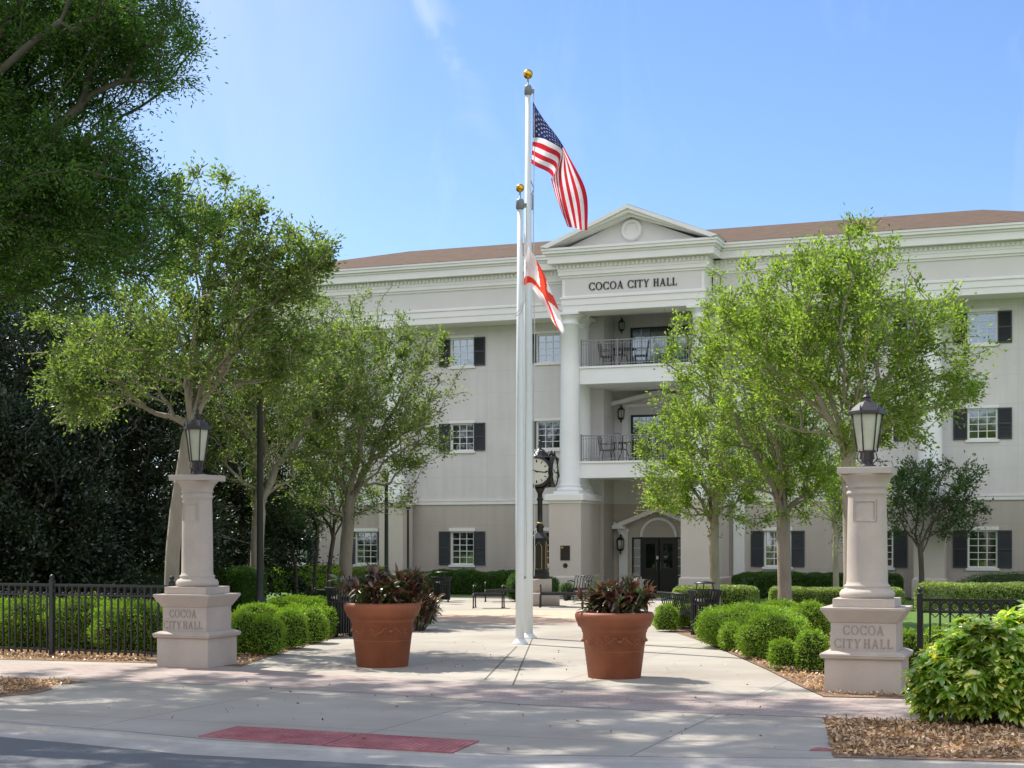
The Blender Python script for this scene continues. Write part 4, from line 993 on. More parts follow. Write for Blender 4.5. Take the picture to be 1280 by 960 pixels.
# ================================================================== FLAGPOLES AND FLAGS
def flagpole(loc, h, r0, r1, label, ball):
    t = empty('flagpole', loc); tag(t, label, 'flagpole', 'white flagpoles in the walk')
    mb = MB(); mb.lathe([(r0, 0), (r0, h*.3), (r0*.9, h*.55), (r1, h)], 28); mb.build('shaft', M_pole, t)
    mb = MB(); mb.lathe([(r0*1.9, 0), (r0*1.8, .02), (r0*1.4, .05), (r0*1.1, .09), (r0*1.01, .10)], 28); mb.build('base_collar', M_pole, t)
    mb = MB(); mb.lathe([(r1*1.1, h), (r1*1.6, h+.02), (r1*1.6, h+.16), (r1*1.2, h+.2), (r1*.3, h+.21), (r1*.3, h+.34)], 16); mb.box(r1, r1+.08, -.02, .02, h+.04, h+.12); mb.build('truck', M_steel, t)
    mb = MB(); n = 16; mb.lathe([(ball*math.sin(math.pi*k/n)+.0005, h+.34+ball*.9-ball*math.cos(math.pi*k/n)) for k in range(n+1)], 24, cap=False); mb.build('finial_ball', M_gold, t)
    mb = MB(); x = r0+.03
    pts = [(r1+.07, -.01, h+.06)]+[(r1+.07+(x-r1-.07)*k/8+.012*math.sin(k*2), -.01, h+.06-(h-1.2)*k/8) for k in range(1, 9)]
    mb.tube(pts, .007, 4); mb.tube([(-.005+p[0], p[1]+.03, p[2]) for p in pts], .006, 4); mb.build('halyard', mat('halyard rope', (.6, .6, .58), .8), t)
    mb = MB(); mb.box(x-.04, x-.015, -.03, .03, 1.25, 1.29); mb.tube([(x-.015, -.06, 1.3), (x, 0, 1.27), (x-.015, .06, 1.3)], .01, 5); mb.build('cleat', M_steel, t)
    return t
fpA = G(650, 805); fpB = G(660, 797.5)
t = flagpole(fpA, AT(0, 262, fpA.y).z-.0, .085, .050, 'shorter white flagpole in front flying the white and red flag', .082)
t2 = flagpole(fpB, AT(0, 119, fpB.y).z, .10, .048, 'taller white flagpole behind flying the striped flag with stars', .098)
mb = MB(); mb.tube([(.045, -.05, 6.55), (-.06, -.09, 6.35), (-.1, -.06, 6.28), (.02, -.1, 6.36), (.09, -.03, 6.6), (.09, 0, 6.9)], .009, 5); mb.build('halyard_loop', MATS['halyard rope'], t)
mb = MB(); mb.box(.075, .10, -.04, .04, AT(0, 262, fpB.y).z, AT(0, 243, fpB.y).z); mb.tube([(.07, 0, AT(0, 243, fpB.y).z), (.12, 0, AT(0, 236, fpB.y).z), (.06, 0, AT(0, 226, fpB.y).z)], .01); mb.build('counterweight', M_steel, t2)
def catmull(P, t):
    n = len(P)-1; x = min(max(t, 0), 1)*n; i = min(int(x), n-1); f = x-i
    p0 = P[max(i-1, 0)]; p1 = P[i]; p2 = P[i+1]; p3 = P[min(i+2, n)]
    return .5*((2*p1)+(p2-p0)*f+(2*p0-5*p1+4*p2-p3)*f*f+(3*p1-p0-3*p2+p3)*f**3)
def flagfun(rails, vr, Y, dep):
    rails = [[np.array([(x-CX)/FPX*Y, EYE+(HY-y)/FPX*Y]) for x, y in r] for r in rails]
    def F(uu, vv):
        pts = [catmull(r, uu) for r in rails]
        k = 0
        while k < len(vr)-2 and vv < vr[k+1]: k += 1
        f = (vr[k]-vv)/(vr[k]-vr[k+1]); q = pts[k]*(1-f)+pts[k+1]*f
        return np.array([q[0], Y+dep(uu, vv), q[1]])
    return F
def flag_mesh(F, nu, nv, colf, mats, name):
    mb = MB(); V = [F(i/nu, j/nv) for j in range(nv+1) for i in range(nu+1)]
    me = bpy.data.meshes.new(name); fs = []; mi = []
    for j in range(nv):
        for i in range(nu):
            fs.append((j*(nu+1)+i, j*(nu+1)+i+1, (j+1)*(nu+1)+i+1, (j+1)*(nu+1)+i)); mi.append(colf((i+.5)/nu, (j+.5)/nv))
    me.from_pydata([tuple(v) for v in V], [], fs)
    for m in mats: me.materials.append(m)
    me.polygons.foreach_set('material_index', mi); me.polygons.foreach_set('use_smooth', [True]*len(fs)); me.update(); return me
def cloth(name, c):
    m = leafmat(name, c, c, .4, .02, .6, tmul=(1.15, 1.15, 1.15)); return m
C_red, C_wht, C_blu, C_org = cloth('red nylon', (.55, .02, .04)), cloth('white nylon', (.78, .76, .76)), cloth('navy nylon', (.02, .03, .14)), cloth('flag scarlet nylon', (.68, .06, .03))
depA = lambda a, b: .10*math.sin(6*a+5*b)*(.3+a)+.05*math.sin(17*a-7*b)+.16*a*math.sin(9*b)
FA = flagfun([[(666, 128), (683, 153), (704, 181), (722, 213), (734, 246), (734, 289)], [(666, 172), (684, 176), (702, 190), (698, 217), (702, 250), (712, 284)], [(664, 204), (678, 211), (690, 219), (689, 226), (696, 250), (706, 273)]], [1, .46, 0], fpB.y, depA)
def us(a, b):
    if a < .4 and b > .4615: return 2
    return 0 if int((1-b)*13) % 2 == 0 else 1
o = link('flag', flag_mesh(FA, 100, 78, us, [C_red, C_wht, C_blu], 'flag')); tag(o, 'red and white striped flag with white stars on blue hanging from the taller pole', 'flag', 'flags on the flagpoles')
# stars on both faces
mb = MB()
for r_ in range(9):
    for c_ in range(6 if r_ % 2 == 0 else 5):
        cu = .4*((c_+.5)/6 if r_ % 2 == 0 else (c_+1)/6); cv = 1-(.5385*(r_+1)/10)
        for e in (-.012, .012):
            vs = []
            for k in range(10):
                a = math.pi/2+k*math.pi/5; rr = .0308 if k % 2 == 0 else .0128
                q = FA(cu+rr*math.cos(a)/1.9, cv+rr*math.sin(a)); vs.append((q[0], q[1]+e, q[2]))
            q = FA(cu, cv); vs.append((q[0], q[1]+e, q[2])); mb.add(vs, [(k, (k+1) % 10, 10) for k in range(10)])
me = bpy.data.meshes.new('stars'); me.from_pydata(mb.v, [], mb.f); me.materials.append(C_wht); me.update(); st = link('stars', me, o)
depB = lambda a, b: -.05+max(0, b-.68)*.8+.07*math.sin(5*a+6*b)+.05*math.sin(15*a)
FB = flagfun([[(655, 279), (659, 310), (666, 340), (680, 368), (696, 393), (705, 413)], [(655, 300), (668, 322), (682, 348), (692, 371), (700, 392), (706, 414)], [(655, 318), (663, 338), (675, 360), (685, 377), (696, 398), (704, 417)], [(655, 356), (661, 357), (669, 365), (680, 382), (690, 402), (699, 414)]], [1, .68, .5, 0], fpA.y, depB)
def fl(a, b): return 0 if min(abs(a-b), abs(a-(1-b))) < .095 else 1
o = link('flag', flag_mesh(FB, 90, 66, fl, [C_org, C_wht], 'flag')); tag(o, 'white flag with diagonal red cross hanging limp from the shorter pole', 'flag', 'flags on the flagpoles')

# ================================================================== STREET CLOCK
cl = G(675, 757); cl.z = 0
ck = empty('street_clock', cl, R(-14)); tag(ck, 'ornate black street clock with white faces on a round concrete step', 'street clock')
sc = cl.y/FPX
part('stone_step', M_pillar, lambda mb: mb.lathe([(.60, 0), (.60, .38), (.58, .40)], 40), ck) 
part('round_base', M_pillar, lambda mb: mb.lathe([(.36, .40), (.36, .80), (.34, .82)], 40), ck)
part('pedestal', M_iron, lambda mb: (mb.frustum(.24, .24, .82, 1.0), mb.frustum(.20, .19, 1.0, 2.05), mb.frustum(.24, .06, 2.05, 2.3), mb.frustum(.22, .22, 2.0, 2.05)), ck, bevel=.01)
def f(mb):
    for k in range(4):
        b0 = len(mb.v)
        pts = [(-.1, -.203, 1.12), (.1, -.203, 1.12), (.1, -.198, 1.8), (0, -.196, 1.95), (-.1, -.198, 1.8), (-.1, -.203, 1.12)]
        mb.tube(pts, .008, 4); mb.xf(Matrix.Rotation(k*math.pi/2, 4, 'Z'), b0)
part('gold_trim', M_goldline, f, ck)
part('post', M_iron, lambda mb: (mb.lathe([(.12, 2.2), (.10, 2.35), (.13, 2.4), (.08, 2.5), (.075, 3.2), (.11, 3.24), (.08, 3.28), (.07, 3.4), (.14, 3.55), (.17, 3.6), (.10, 3.62)], 20)), ck)
part('post_ring', M_goldline, lambda mb: (mb.lathe([(.088, 2.50), (.092, 2.52), (.088, 2.54)], 20)), ck)
zc = 4.07
def f(mb):
    mb.box(-.34, .34, -.34, .34, zc-.34, zc+.34)
    for k in range(4):
        b0 = len(mb.v); mb.lathe([(.47, 0), (.47, .10), (.43, .13), (.40, .13), (.40, .09)], 36, cap=True)
        mb.xf(Matrix.Rotation(k*math.pi/2, 4, 'Z') @ Matrix.Translation((0, -.36, zc)) @ Matrix.Rotation(R(90), 4, 'X'), b0)
    for sx in (-1, 1):
        for sy in (-1, 1):
            mb.tube([(sx*.4, sy*.4, zc-.3), (sx*.46, sy*.46, zc-.1), (sx*.42, sy*.42, zc+.2), (sx*.46, sy*.46, zc+.42), (sx*.38, sy*.38, zc+.5)], [.04, .06, .05, .04, .02], 6)
            mb.tube([(sx*.36, sy*.36, zc-.3), (sx*.3, sy*.3, zc-.42), (sx*.1, sy*.1, zc-.46)], [.05, .04, .03], 6)
part('clock_head', M_iron, f, ck)
def f(mb):
    mb.lathe([(.44, zc+.42), (.36, zc+.46), (.25, zc+.50), (.22, zc+.58), (.12, zc+.64), (.1, zc+.70), (.04, zc+.72), (.07, zc+.80), (.03, zc+.86), (.06, zc+.92), (.02, zc+.98)], 20)
    for k in range(4):
        for s_ in (-1, 1):
            b0 = len(mb.v)
            mb.tube([(s_*.02, -.40, zc+.46), (s_*.1, -.40, zc+.62), (s_*.22, -.40, zc+.64), (s_*.27, -.40, zc+.55), (s_*.2, -.40, zc+.5), (s_*.17, -.40, zc+.56)], .018, 5); mb.tube([(s_*.3, -.40, zc+.46), (s_*.34, -.40, zc+.58), (s_*.4, -.38, zc+.5)], .018, 5)
            mb.xf(Matrix.Rotation(k*math.pi/2, 4, 'Z'), b0)
part('crest', M_iron, f, ck)
for k in range(4):
    RT = Matrix.Rotation(k*math.pi/2, 4, 'Z')
    mb = MB(); mb.lathe([(.40, 0), (.40, .006)], 40); mb.xf(RT @ Matrix.Translation((0, -.45, zc)) @ Matrix.Rotation(R(90), 4, 'X')); fc = mb.build('clock_face', M_cface, ck)
    mb = MB()
    for h_ in range(12):
        a = h_*math.pi/6; b0 = len(mb.v); mb.box(-.012 if h_ % 3 else -.02, .012 if h_ % 3 else .02, -.461, -.458, .27, .35); mb.xf(Matrix.Translation((0, 0, zc)) @ Matrix.Rotation(a, 4, 'Y'), b0)
    mb.xf(RT); mb.build('hour_marks', M_iron, fc)
    for nm, ang, ln, wd in (('hour_hand', 292, .20, .02), ('minute_hand', 96, .31, .014)):
        mb = MB(); mb.box(-wd, wd, -.466, -.463, -.05, ln); mb.xf(RT @ Matrix.Translation((0, 0, zc)) @ Matrix.Rotation(R(ang), 4, 'Y')); mb.build(nm, M_iron, fc)

# ================================================================== LITTER BINS, BENCHES, PLANTERS, LAMPS
def litter_bin(loc, r, h, label, lid=.14):
    t = empty('litter_bin', loc); tag(t, label, 'litter bin', 'black slatted litter bins')
    def f(mb):
        for k in range(30):
            a = 2*math.pi*k/30; c_, s_ = math.cos(a), math.sin(a)
            mb.tube([(r*.88*c_, r*.88*s_, .06), (r*.9*c_, r*.9*s_, h*.72), (r*.95*c_, r*.95*s_, h*.86), (r*1.12*c_, r*1.12*s_, h)], .017, 4)
    part('slats', M_iron, f, t)
    part('liner', mat('black plastic liner', (.02, .02, .022), .5), lambda mb: mb.lathe([(r*.80, .08), (r*.82, h*.82)], 24), t)
    part('band', M_iron, lambda mb: (mb.lathe([(r*1.13, h-.01), (r*1.15, h+.012), (r*1.05, h+.012)], 30, cap=False), mb.lathe([(r*.92, h*.7), (r*.925, h*.74)], 30, cap=False)), t)
    part('lid', M_iron, lambda mb: (mb.lathe([(r*.72, h+lid), (r*.70, h+lid+.02), (.02, h+lid+.05)], 24), mb.tube([(r*.6, 0, h), (r*.5, 0, h+lid)], .012), mb.tube([(-r*.6, 0, h), (-r*.5, 0, h+lid)], .012), mb.tube([(0, r*.6, h), (0, r*.5, h+lid)], .012)), t)
    for a in range(3): part('foot', M_iron, lambda mb: mb.lathe([(.05, 0), (.03, .02), (.02, .06)], 8, (r*.7*math.cos(a*2.1), r*.7*math.sin(a*2.1), 0)), t)
litter_bin(G(881, 797), .31, .97, 'black slatted litter bin with raised lid in front of the right entrance tree')
litter_bin(G(426, 796), .29, 1.02, 'black slatted litter bin with pale lid beside the left terracotta pot')
litter_bin(G(552, 752), .30, .80, 'distant black litter bin behind the croton near the hedge')
def bench(loc, rz, L, label, back=True, seat=.44):
    t = empty('park_bench', loc, rz); tag(t, label, 'bench', 'black metal benches')
    def f(mb):
        for i in range(8): y = -.22+i*.058; mb.box(-L/2+.03, L/2-.03, y-.022, y+.022, seat-.03, seat)
        mb.box(-L/2, L/2, -.262, -.244, seat-.08, seat+.005); mb.box(-L/2, L/2, .21, .228, seat-.08, seat+.005)
    part('seat', M_iron, f, t)
    if back:
        def f(mb):
            n = int(L/.11)
            for i in range(n+1):
                x = -L/2+.04+i*(L-.08)/n; mb.tube([(x, .2, seat), (x, .26, seat+.15), (x, .3, seat+.34), (x, .35, seat+.40), (x, .39, seat+.34)], .014, 5)
            mb.tube([(-L/2, .37, seat+.39), (L/2, .37, seat+.39)], .018, 6)
        part('backrest', M_iron, f, t)
    for s_ in (-1, 1):
        x = s_*L/2
        part('armrest', M_iron, lambda mb: mb.tube([(x, .28, seat+.2), (x, .1, seat+.24), (x, -.2, seat+.22), (x, -.25, seat+.12), (x, -.22, seat)], .02, 6), t)
        part('leg', M_iron, lambda mb: (mb.tube([(x, -.22, seat), (x, -.25, .2), (x, -.26, 0)], .022, 6), mb.box(x-.03, x+.03, -.33, -.2, 0, .02)), t)
        part('leg', M_iron, lambda mb: (mb.tube([(x, .2, seat), (x, .22, .2), (x, .26, 0)], .022, 6), mb.box(x-.03, x+.03, .2, .33, 0, .02)), t)
bench(G(858, 788), R(108), 1.5, 'black metal bench with curved back bars beside the right litter bin', True)
bench(G(447, 792), R(-118), 1.4, 'black metal bench partly hidden behind the left terracotta pot', True)
bench(G(611, 760), R(-6), .85, 'small black backless bench left of the flagpoles', False)
bench(G(706, 759), R(176), 1.45, 'black metal bench right of the street clock step', False)
bench(G(628, 752), R(0), 1.1, 'far dark backless bench against the hedge left of the flagpoles', False, .40)
bench(G(724, 751), R(-30), .7, 'short black metal seat behind the right pot and bench', True, .42)
# square planter with two thin trees; round tub; utility box; path light
tp = G(401, 757); t = empty('square_planter', tp, -TH); tag(t, 'dark square planter tub holding two thin trees', 'planter')
part('tub', mat('dark resin', (.04, .042, .045), .6, var=.2), lambda mb: (mb.frustum(.30, .38, 0, .42), mb.frustum(.41, .41, .42, .48)), t); part('soil', M_soil, lambda mb: mb.box(-.35, .35, -.35, .35, .43, .485), t)
tu = G(709, 750); t = empty('small_pot', tu); tag(t, 'small dark pot with a rounded green plant in front of the left portico pier', 'pot'); part('pot', MATS['dark resin'], lambda mb: mb.lathe([(.12, 0), (.17, .22), (.18, .24)], 16), t)
shrub('round_plant', 'rounded green plant in the small dark pot by the portico pier', 'plant', tu+Vector((0, 0, .2)), .24, .24, .2, L_hedge, 900, .05, .02, seed=77)
ub = G(930, 762); t = empty('utility_box', ub, -TH); tag(t, 'low grey utility box on the grass between the right shrubs', 'utility box'); part('body', mat('grey box paint', (.28, .30, .33), .6), lambda mb: mb.box(-.34, .34, -.2, .2, 0, .26), t, bevel=.01); part('lid', MATS['grey box paint'], lambda mb: mb.box(-.37, .37, -.23, .23, .262, .30), t, bevel=.008)
pl_ = G(314, 772); t = empty('path_light', pl_); tag(t, 'low dark path light in front of the left tree trunk', 'path light'); part('stake', M_bronze, lambda mb: mb.lathe([(.035, 0), (.03, .62), (.05, .64), (.05, .70)], 12), t); part('hood', M_bronze, lambda mb: mb.lathe([(.11, .70), (.10, .73), (.03, .80), (.01, .83)], 16), t)
def street_lamp(px, py, top, label, r=.05):
    b = G(px, py); h = AT(0, top, b.y).z; t = empty('street_lamp', b); tag(t, label, 'street lamp', 'dark street lamps among the left trees')
    part('post', M_barkD if False else mat('dark green lamp paint', (.025, .03, .026), .5), lambda mb: mb.lathe([(r*2.2, 0), (r*2.2, .15), (r*1.6, .2), (r*1.5, .6), (r*1.1, .7), (r, 1.), (r*.8, h-.55), (r*1.3, h-.52)], 16), t)
    part('lantern', M_iron, lambda mb: mb.lathe([(r*1.3, h-.5), (.10, h-.46), (.11, h-.44)], 12), t)
    part('globe', mat('frosted globe', (.66, .68, .66), .3), lambda mb: mb.lathe([(.09, h-.44), (.15, h-.28), (.15, h-.18), (.11, h-.08)], 16), t)
    part('cap', M_iron, lambda mb: mb.lathe([(.14, h-.08), (.06, h-.02), (.015, h+.08)], 12), t)
street_lamp(325, 781, 448, 'tall dark street lamp in front of the pale multi-stemmed tree', .08)
street_lamp(483, 752, 575, 'dark street lamp between the left trees before the facade', .07)
street_lamp(510, 748, 618, 'thinner street lamp with pale globe right of the other lamp', .045)

# ================================================================== SHRUBS AND HEDGES
gsr = 'rounded clipped shrubs beside the walk on the right'
gsl = 'rounded clipped shrubs beside the walk on the left'
def blob(x0, x1, ytop, ybase, label, seed, leafm=L_box, depth=1., group=None, n=None, p=2.3, name='clipped_shrub', cat='shrub', L=.046, skirt=.06, yb=None):
    # the silhouette's foot on the ground; centre half a depth behind
    c = G((x0+x1)/2, ybase); w_ = (x1-x0)/2/FPX*c.y; ry = w_*depth; c.y += ry*.75; c.x = ((x0+x1)/2-CX)/FPX*c.y; w_ = (x1-x0)/2/FPX*c.y
    h = AT(0, ytop, c.y).z; rz = h/1.78
    n = n or int(9*w_*(ry+rz)*2.6/(L*L*.25)*.42)
    return shrub(name, label, cat, c, w_, ry, rz, leafm, n, L, L*.5, p, seed, group, zc=rz*.8, skirt=skirt)
blob(873, 1003, 757, 812, 'largest low clipped shrub mound right of the litter bin', 11, group=gsr, depth=.8)
blob(899, 940, 779, 815, 'small round shrub in front of the largest right mound', 12, group=gsr)
blob(923, 1013, 768, 826, 'broad round clipped shrub left of the right gate pillar', 13, group=gsr, depth=.85)
blob(961, 998, 800, 840, 'smallest ball shrub on a short stem near the mulch edge', 14, group=gsr, skirt=.14)
blob(994, 1036, 789, 842, 'round shrub touching the left side of the right gate pillar', 15, group=gsr)
blob(985, 1040, 754, 800, 'clipped shrub behind the broad one near the pillar', 16, group=gsr)
blob(940, 1010, 752, 790, 'flat clipped shrub behind the largest right mound', 17, group=gsr)
blob(1115, 1150, 788, 850, 'yellow green shrub between the right pillar and the fence post', 18, leafm=L_box, group=gsr)
blob(1148, 1200, 785, 840, 'yellow green shrub inside the right fence behind the variegated bush', 19, leafm=L_box, group=gsr)
blob(818, 848, 756, 790, 'clipped shrub at the walk edge just behind the bench', 20, group=gsr)
blob(836, 880, 757, 786, 'clipped shrub behind the right litter bin', 21, group=gsr)
blob(288, 332, 768, 820, 'front clipped shrub touching the left gate pillar', 31, group=gsl)
blob(305, 356, 770, 820, 'second clipped shrub right of the left gate pillar', 32, group=gsl)
blob(340, 384, 762, 812, 'third clipped shrub in the left row', 33, group=gsl)
blob(366, 410, 760, 805, 'fourth clipped shrub in the left row', 34, group=gsl)
blob(385, 420, 758, 798, 'last clipped shrub of the left row beside the litter bin', 35, group=gsl)
blob(290, 356, 756, 800, 'clipped shrub in the second row behind the left gate pillar', 36, group=gsl)
blob(346, 392, 757, 796, 'clipped shrub in the second row behind the third one', 37, group=gsl)
def hedge(p0, p1, hd, h, label, seed, leafm, n, L=.06, group='hedges', lump=.05, p=5, core=.9):
    p0, p1 = Vector(p0), Vector(p1); c = (p0+p1)/2; d = p1-p0
    return shrub('hedge', label, 'hedge', (c.x, c.y, 0), d.length/2, hd/2, h/1.75, leafm, n, L, L*.5, p, seed, group, rot=math.atan2(d.y, d.x), zc=h*.43, lump=lump, core=core)
P2 = lambda x, y: (G(x, y).x, G(x, y).y)
for k, nm in enumerate(('first', 'second', 'third', 'fourth', 'fifth', 'sixth')):
    x_ = -6.75-k*1.02; y_ = 27.3+k*.42+.1*(k % 2)
    shrub('clipped_shrub', f'{nm} round clipped shrub behind the left iron fence counting from the left gate pillar', 'shrub', Vector((x_, y_, 0)), .74+.05*(k % 3), .62, .50+.03*((k*2) % 3), L_box, 15000, .05, .025, 2.4, 400+k, 'clipped shrubs behind the left iron fence', zc=.40, skirt=.06)
hedge((-16, 38), (-8.0, 36), 1.6, 1.55, 'dark bushes behind the left clipped hedge at far left', 42, L_hedge, 11000, .07, lump=.25, p=2.6)
hedge((-9.5, 38.5), (-6.3, 37.5), 1.6, 1.3, 'dark green hedge under the trees behind the left pillar', 43, L_hedge, 9000, .06, lump=.12)
hedge((11.6, 43.5), (21, 40.0), 1.3, .76, 'long variegated yellow green hedge behind the right fence', 44, L_varieg, 16000, .06)
hedge((7.5, 44.2), (11.2, 43.6), 1.1, .6, 'variegated hedge left of the right gate pillar under the trees', 45, L_varieg, 8000, .06)
hedge((4.6, 43.5), (7.0, 43.2), 1.1, .66, 'low pale variegated hedge before the entrance pier', 46, L_varieg, 5000, .06)
a, b = site(-9.3, -1.5), site(-3.2, -1.5); hedge(a[:2], b[:2], 1.3, .82, 'dark clipped hedge under the ground floor windows left of the portico', 47, L_hedge, 12000, .06, lump=.14)
a, b = site(3.5, -1.5), site(9.2, -1.5); hedge(a[:2], b[:2], 1.3, .85, 'dark clipped hedge under the ground floor windows right of the portico', 48, L_hedge, 12000, .06, lump=.1)
a, b = site(-15.5, -1.8), site(-9.9, -1.6); hedge(a[:2], b[:2], 1.5, .95, 'sunlit green hedge before the far left windows', 49, L_box, 12000, .06, lump=.16)
a, b = site(10.9, -1.9), site(14.9, -1.9); hedge(a[:2], b[:2], 1.6, .95, 'low domed green mound under the far right window', 50, L_hedge, 11000, .05, lump=.03, p=2.2)
blob(634, 668, 716, 752, 'round dark shrub left of the street clock by the pier', 51, L_hedge, group='dark shrubs by the portico'); blob(676, 699, 722, 748, 'round dark shrub between the street clock and the pier', 52, L_hedge, group='dark shrubs by the portico')
blob(330, 420, 746, 772, 'flat bright ground shrub under the left trees', 53, L_box, depth=.6)

# variegated umbrella bush, lower right
def schefflera(loc, rx, ry, rz, n, label, seed):
    rng = np.random.default_rng(seed); Ps = []; Ds = []
    d = unit(rng.normal(size=(n*2, 3))); d = d[d[:, 2] > -.65][:n]
    ph = rng.uniform(0, 6, 6)
    bump = 1+.10*np.sin(5*d[:, 0]+ph[0])*np.sin(4*d[:, 2]+ph[1])+.09*np.sin(8*d[:, 1]+ph[2]+3*d[:, 0])+.07*np.sin(13*d[:, 0]+ph[3])*np.cos(11*d[:, 2]+ph[4])
    r = (1-.42*rng.uniform(size=len(d))**1.5)*bump; C = d*r[:, None]*np.array([rx, ry, rz])+np.array([0, 0, rz*.80])
    C = C[C[:, 2] > .05]; dd = unit(C-np.array([0, 0, rz*.4]))
    stems = []
    for c, o_ in zip(C, dd):
        ax = unit(o_*.8+np.array([0, 0, .7])+rng.normal(size=3)*.35); a = unit(np.cross(ax, rng.normal(size=3))); b = np.cross(ax, a); k = int(rng.integers(6, 9)); tilt = rng.uniform(.15, .45)
        for j in range(k):
            th = 2*math.pi*j/k+rng.uniform(-.15, .15); Ps.append(c); Ds.append(unit(a*math.cos(th)+b*math.sin(th)+ax*tilt))
        if rng.uniform() < .35: bse = np.array([c[0]*.25, c[1]*.25, .02]); stems.append([tuple(bse), tuple((bse+c)/2+np.array([0, 0, .05])), tuple(c)])
    me = strap_mesh('variegated_bush', np.array(Ps), np.array(Ds),   .15, .058, rng, L_schef, .75, stems)
    o = link('variegated_bush', me, None, loc); tag(o, label, 'bush', 'variegated umbrella bushes'); return o
schefflera(Vector((5.15, 16.6, 0)), .74, .72, .60, 1500, 'big variegated green and yellow bush in the lower right corner', 61)
schefflera(Vector((6.15, 17.0, 0)), .95, .8, .70, 1500, 'taller variegated bush at the right frame edge behind the first', 62)

# ================================================================== TREES
def rel(base, pts): return [(p[0]-base[0], p[1]-base[1], p[2]) for p in pts]
def EN(px, py, Y, rx, ry, rz, base): q = AT(px, py, Y); return (q.x-base.x, q.y-base.y, q.z, rx, ry, rz)
gm = 'crape myrtle like trees along the walk'
def TP(base, pts): # pts: (px,py) at base's distance
    return [(AT(x, y, base.y).x-base.x, (0 if len(q) < 1 else q[0]), AT(x, y, base.y).z) for x, y, *q in pts]
def mtree(label, bx, by, tpts, env, ntips, nleaf, rt, seed, bark=M_barkP, leafm=L_myrtle, L=.098, Y=None, cat='tree', name='shade_tree', **kw):
    b = G(bx, by) if Y is None else Vector(((bx-CX)/FPX*Y, Y, 0))
    tr = [(0, 0, -.05)]+[((x-bx)/FPX*b.y, (q[0] if q else 0), AT(0, y, b.y).z) for x, y, *q in tpts]
    ev = []
    nleaf = int(nleaf*1.2); ntips = int(ntips*1.35); kw.setdefault('kmax', 7)
    for (px, py, dy, rpx, ry, rpz) in env: q = AT(px, py, b.y+dy); ev.append((q.x-b.x, dy, q.z, rpx/FPX*b.y, ry, rpz/FPX*b.y))
    return tree(name, label, cat, b, tr, ev, ntips, nleaf, L, L*.48, rt, bark, leafm, seed, **kw)
# right side
mtree('tall green tree with pale trunk rising behind the right gate pillar lantern', 1064, 800, [(1064, 720), (1063, 640), (1062, 600), (1060, 578)],
      [(1040, 400, 0, 135, 2.2, 108), (1140, 440, 0, 105, 2., 95), (960, 430, 0, 90, 1.8, 95), (1195, 480, 0, 42, 1, 34), (1060, 330, 0, 62, 1.3, 62), (1120, 520, 0, 70, 1.3, 50)], 560, 30000, .15, 101, Y=30, group=gm, limbs=10, spread=.17)
mtree('tree with straight pale trunk left of the right gate pillar', 981, 776, [(981, 740), (980, 700), (979, 665), (980, 645)],
      [(950, 500, 0, 120, 2.3, 120), (1010, 540, 0, 85, 1.8, 85), (930, 400, 0, 75, 1.6, 60), (880, 450, 0, 55, 1.3, 65), (1000, 600, 0, 70, 1.5, 50)], 540, 28000, .17, 102, Y=37.5, group=gm, limbs=9, bark=M_barkG)
mtree('rounded tree behind the right litter bin before the entrance', 894, 764, [(894, 730), (893, 700), (892, 675), (893, 660)],
      [(880, 570, 0, 96, 2.2, 72), (850, 610, 0, 62, 1.6, 45), (940, 590, 0, 60, 1.8, 70), (860, 520, 0, 50, 1.3, 40)], 400, 20000, .135, 103, Y=42, group=gm, limbs=7)
mtree('slender tree partly behind the right gate pillar', 1045, 760, [(1045, 720), (1044, 690), (1045, 668)],
      [(1040, 605, 0, 50, 1.5, 50), (1075, 620, 0, 40, 1.2, 50)], 160, 6500, .09, 104, Y=47, group=gm, limbs=5)
mtree('small dark open tree in front of the right facade', 1152, 742, [(1152, 715), (1151, 695), (1150, 688)],
      [(1120, 620, 0, 48, 1.3, 48), (1195, 640, 0, 42, 1.3, 34), (1205, 600, 0, 28, 1, 26), (1150, 600, 0, 50, 1.3, 40)], 230, 6500, .085, 105, Y=50, bark=M_barkD, leafm=L_holly, group=gm, limbs=6, L=.13)
# left side
mtree('leaning pale trunked tree directly behind the left gate pillar', 214, 790, [(214, 740), (216, 690), (221, 640), (229, 590), (236, 545), (238, 530)],
      [(240, 400, 0, 150, 2.4, 105), (330, 340, 0, 78, 1.8, 80), (130, 450, 0, 90, 1.8, 70), (270, 280, 0, 80, 1.6, 68), (370, 330, 0, 50, 1.4, 50), (350, 440, 0, 75, 1.6, 65), (405, 320, 0, 38, 1.2, 34), (90, 500, 0, 50, 1.4, 45)], 700, 34000, .135, 106, Y=28.5, leafm=L_myrtle2, group=gm, limbs=9)
mtree('multi-stemmed pale tree behind the tall dark street lamp', 321, 778, [(321, 740), (321, 700), (322, 665), (324, 640)],
      [(330, 500, 0, 130, 2.2, 90), (420, 460, 0, 75, 1.8, 70), (260, 470, 0, 60, 1.8, 70), (330, 400, 0, 90, 1.8, 60), (400, 520, 0, 70, 1.6, 70), (290, 560, 0, 55, 1.5, 45)], 580, 24000, .17, 107, Y=38.5, leafm=L_myrtle2, group=gm, limbs=8)
mtree('spreading green tree behind the left litter bin', 432, 768, [(432, 730), (432, 700), (434, 670), (436, 650)],
      [(470, 500, 0, 105, 2.4, 100), (520, 530, 0, 58, 1.6, 60), (400, 520, 0, 70, 2, 90), (450, 430, 0, 80, 1.8, 70), (535, 440, 0, 44, 1.4, 38), (490, 600, 0, 50, 1.4, 48), (400, 600, 0, 60, 1.6, 45), (400, 430, 0, 60, 1.6, 60)], 620, 28000, .175, 108, Y=41, bark=M_barkG, leafm=L_myrtle2, group=gm, limbs=8)
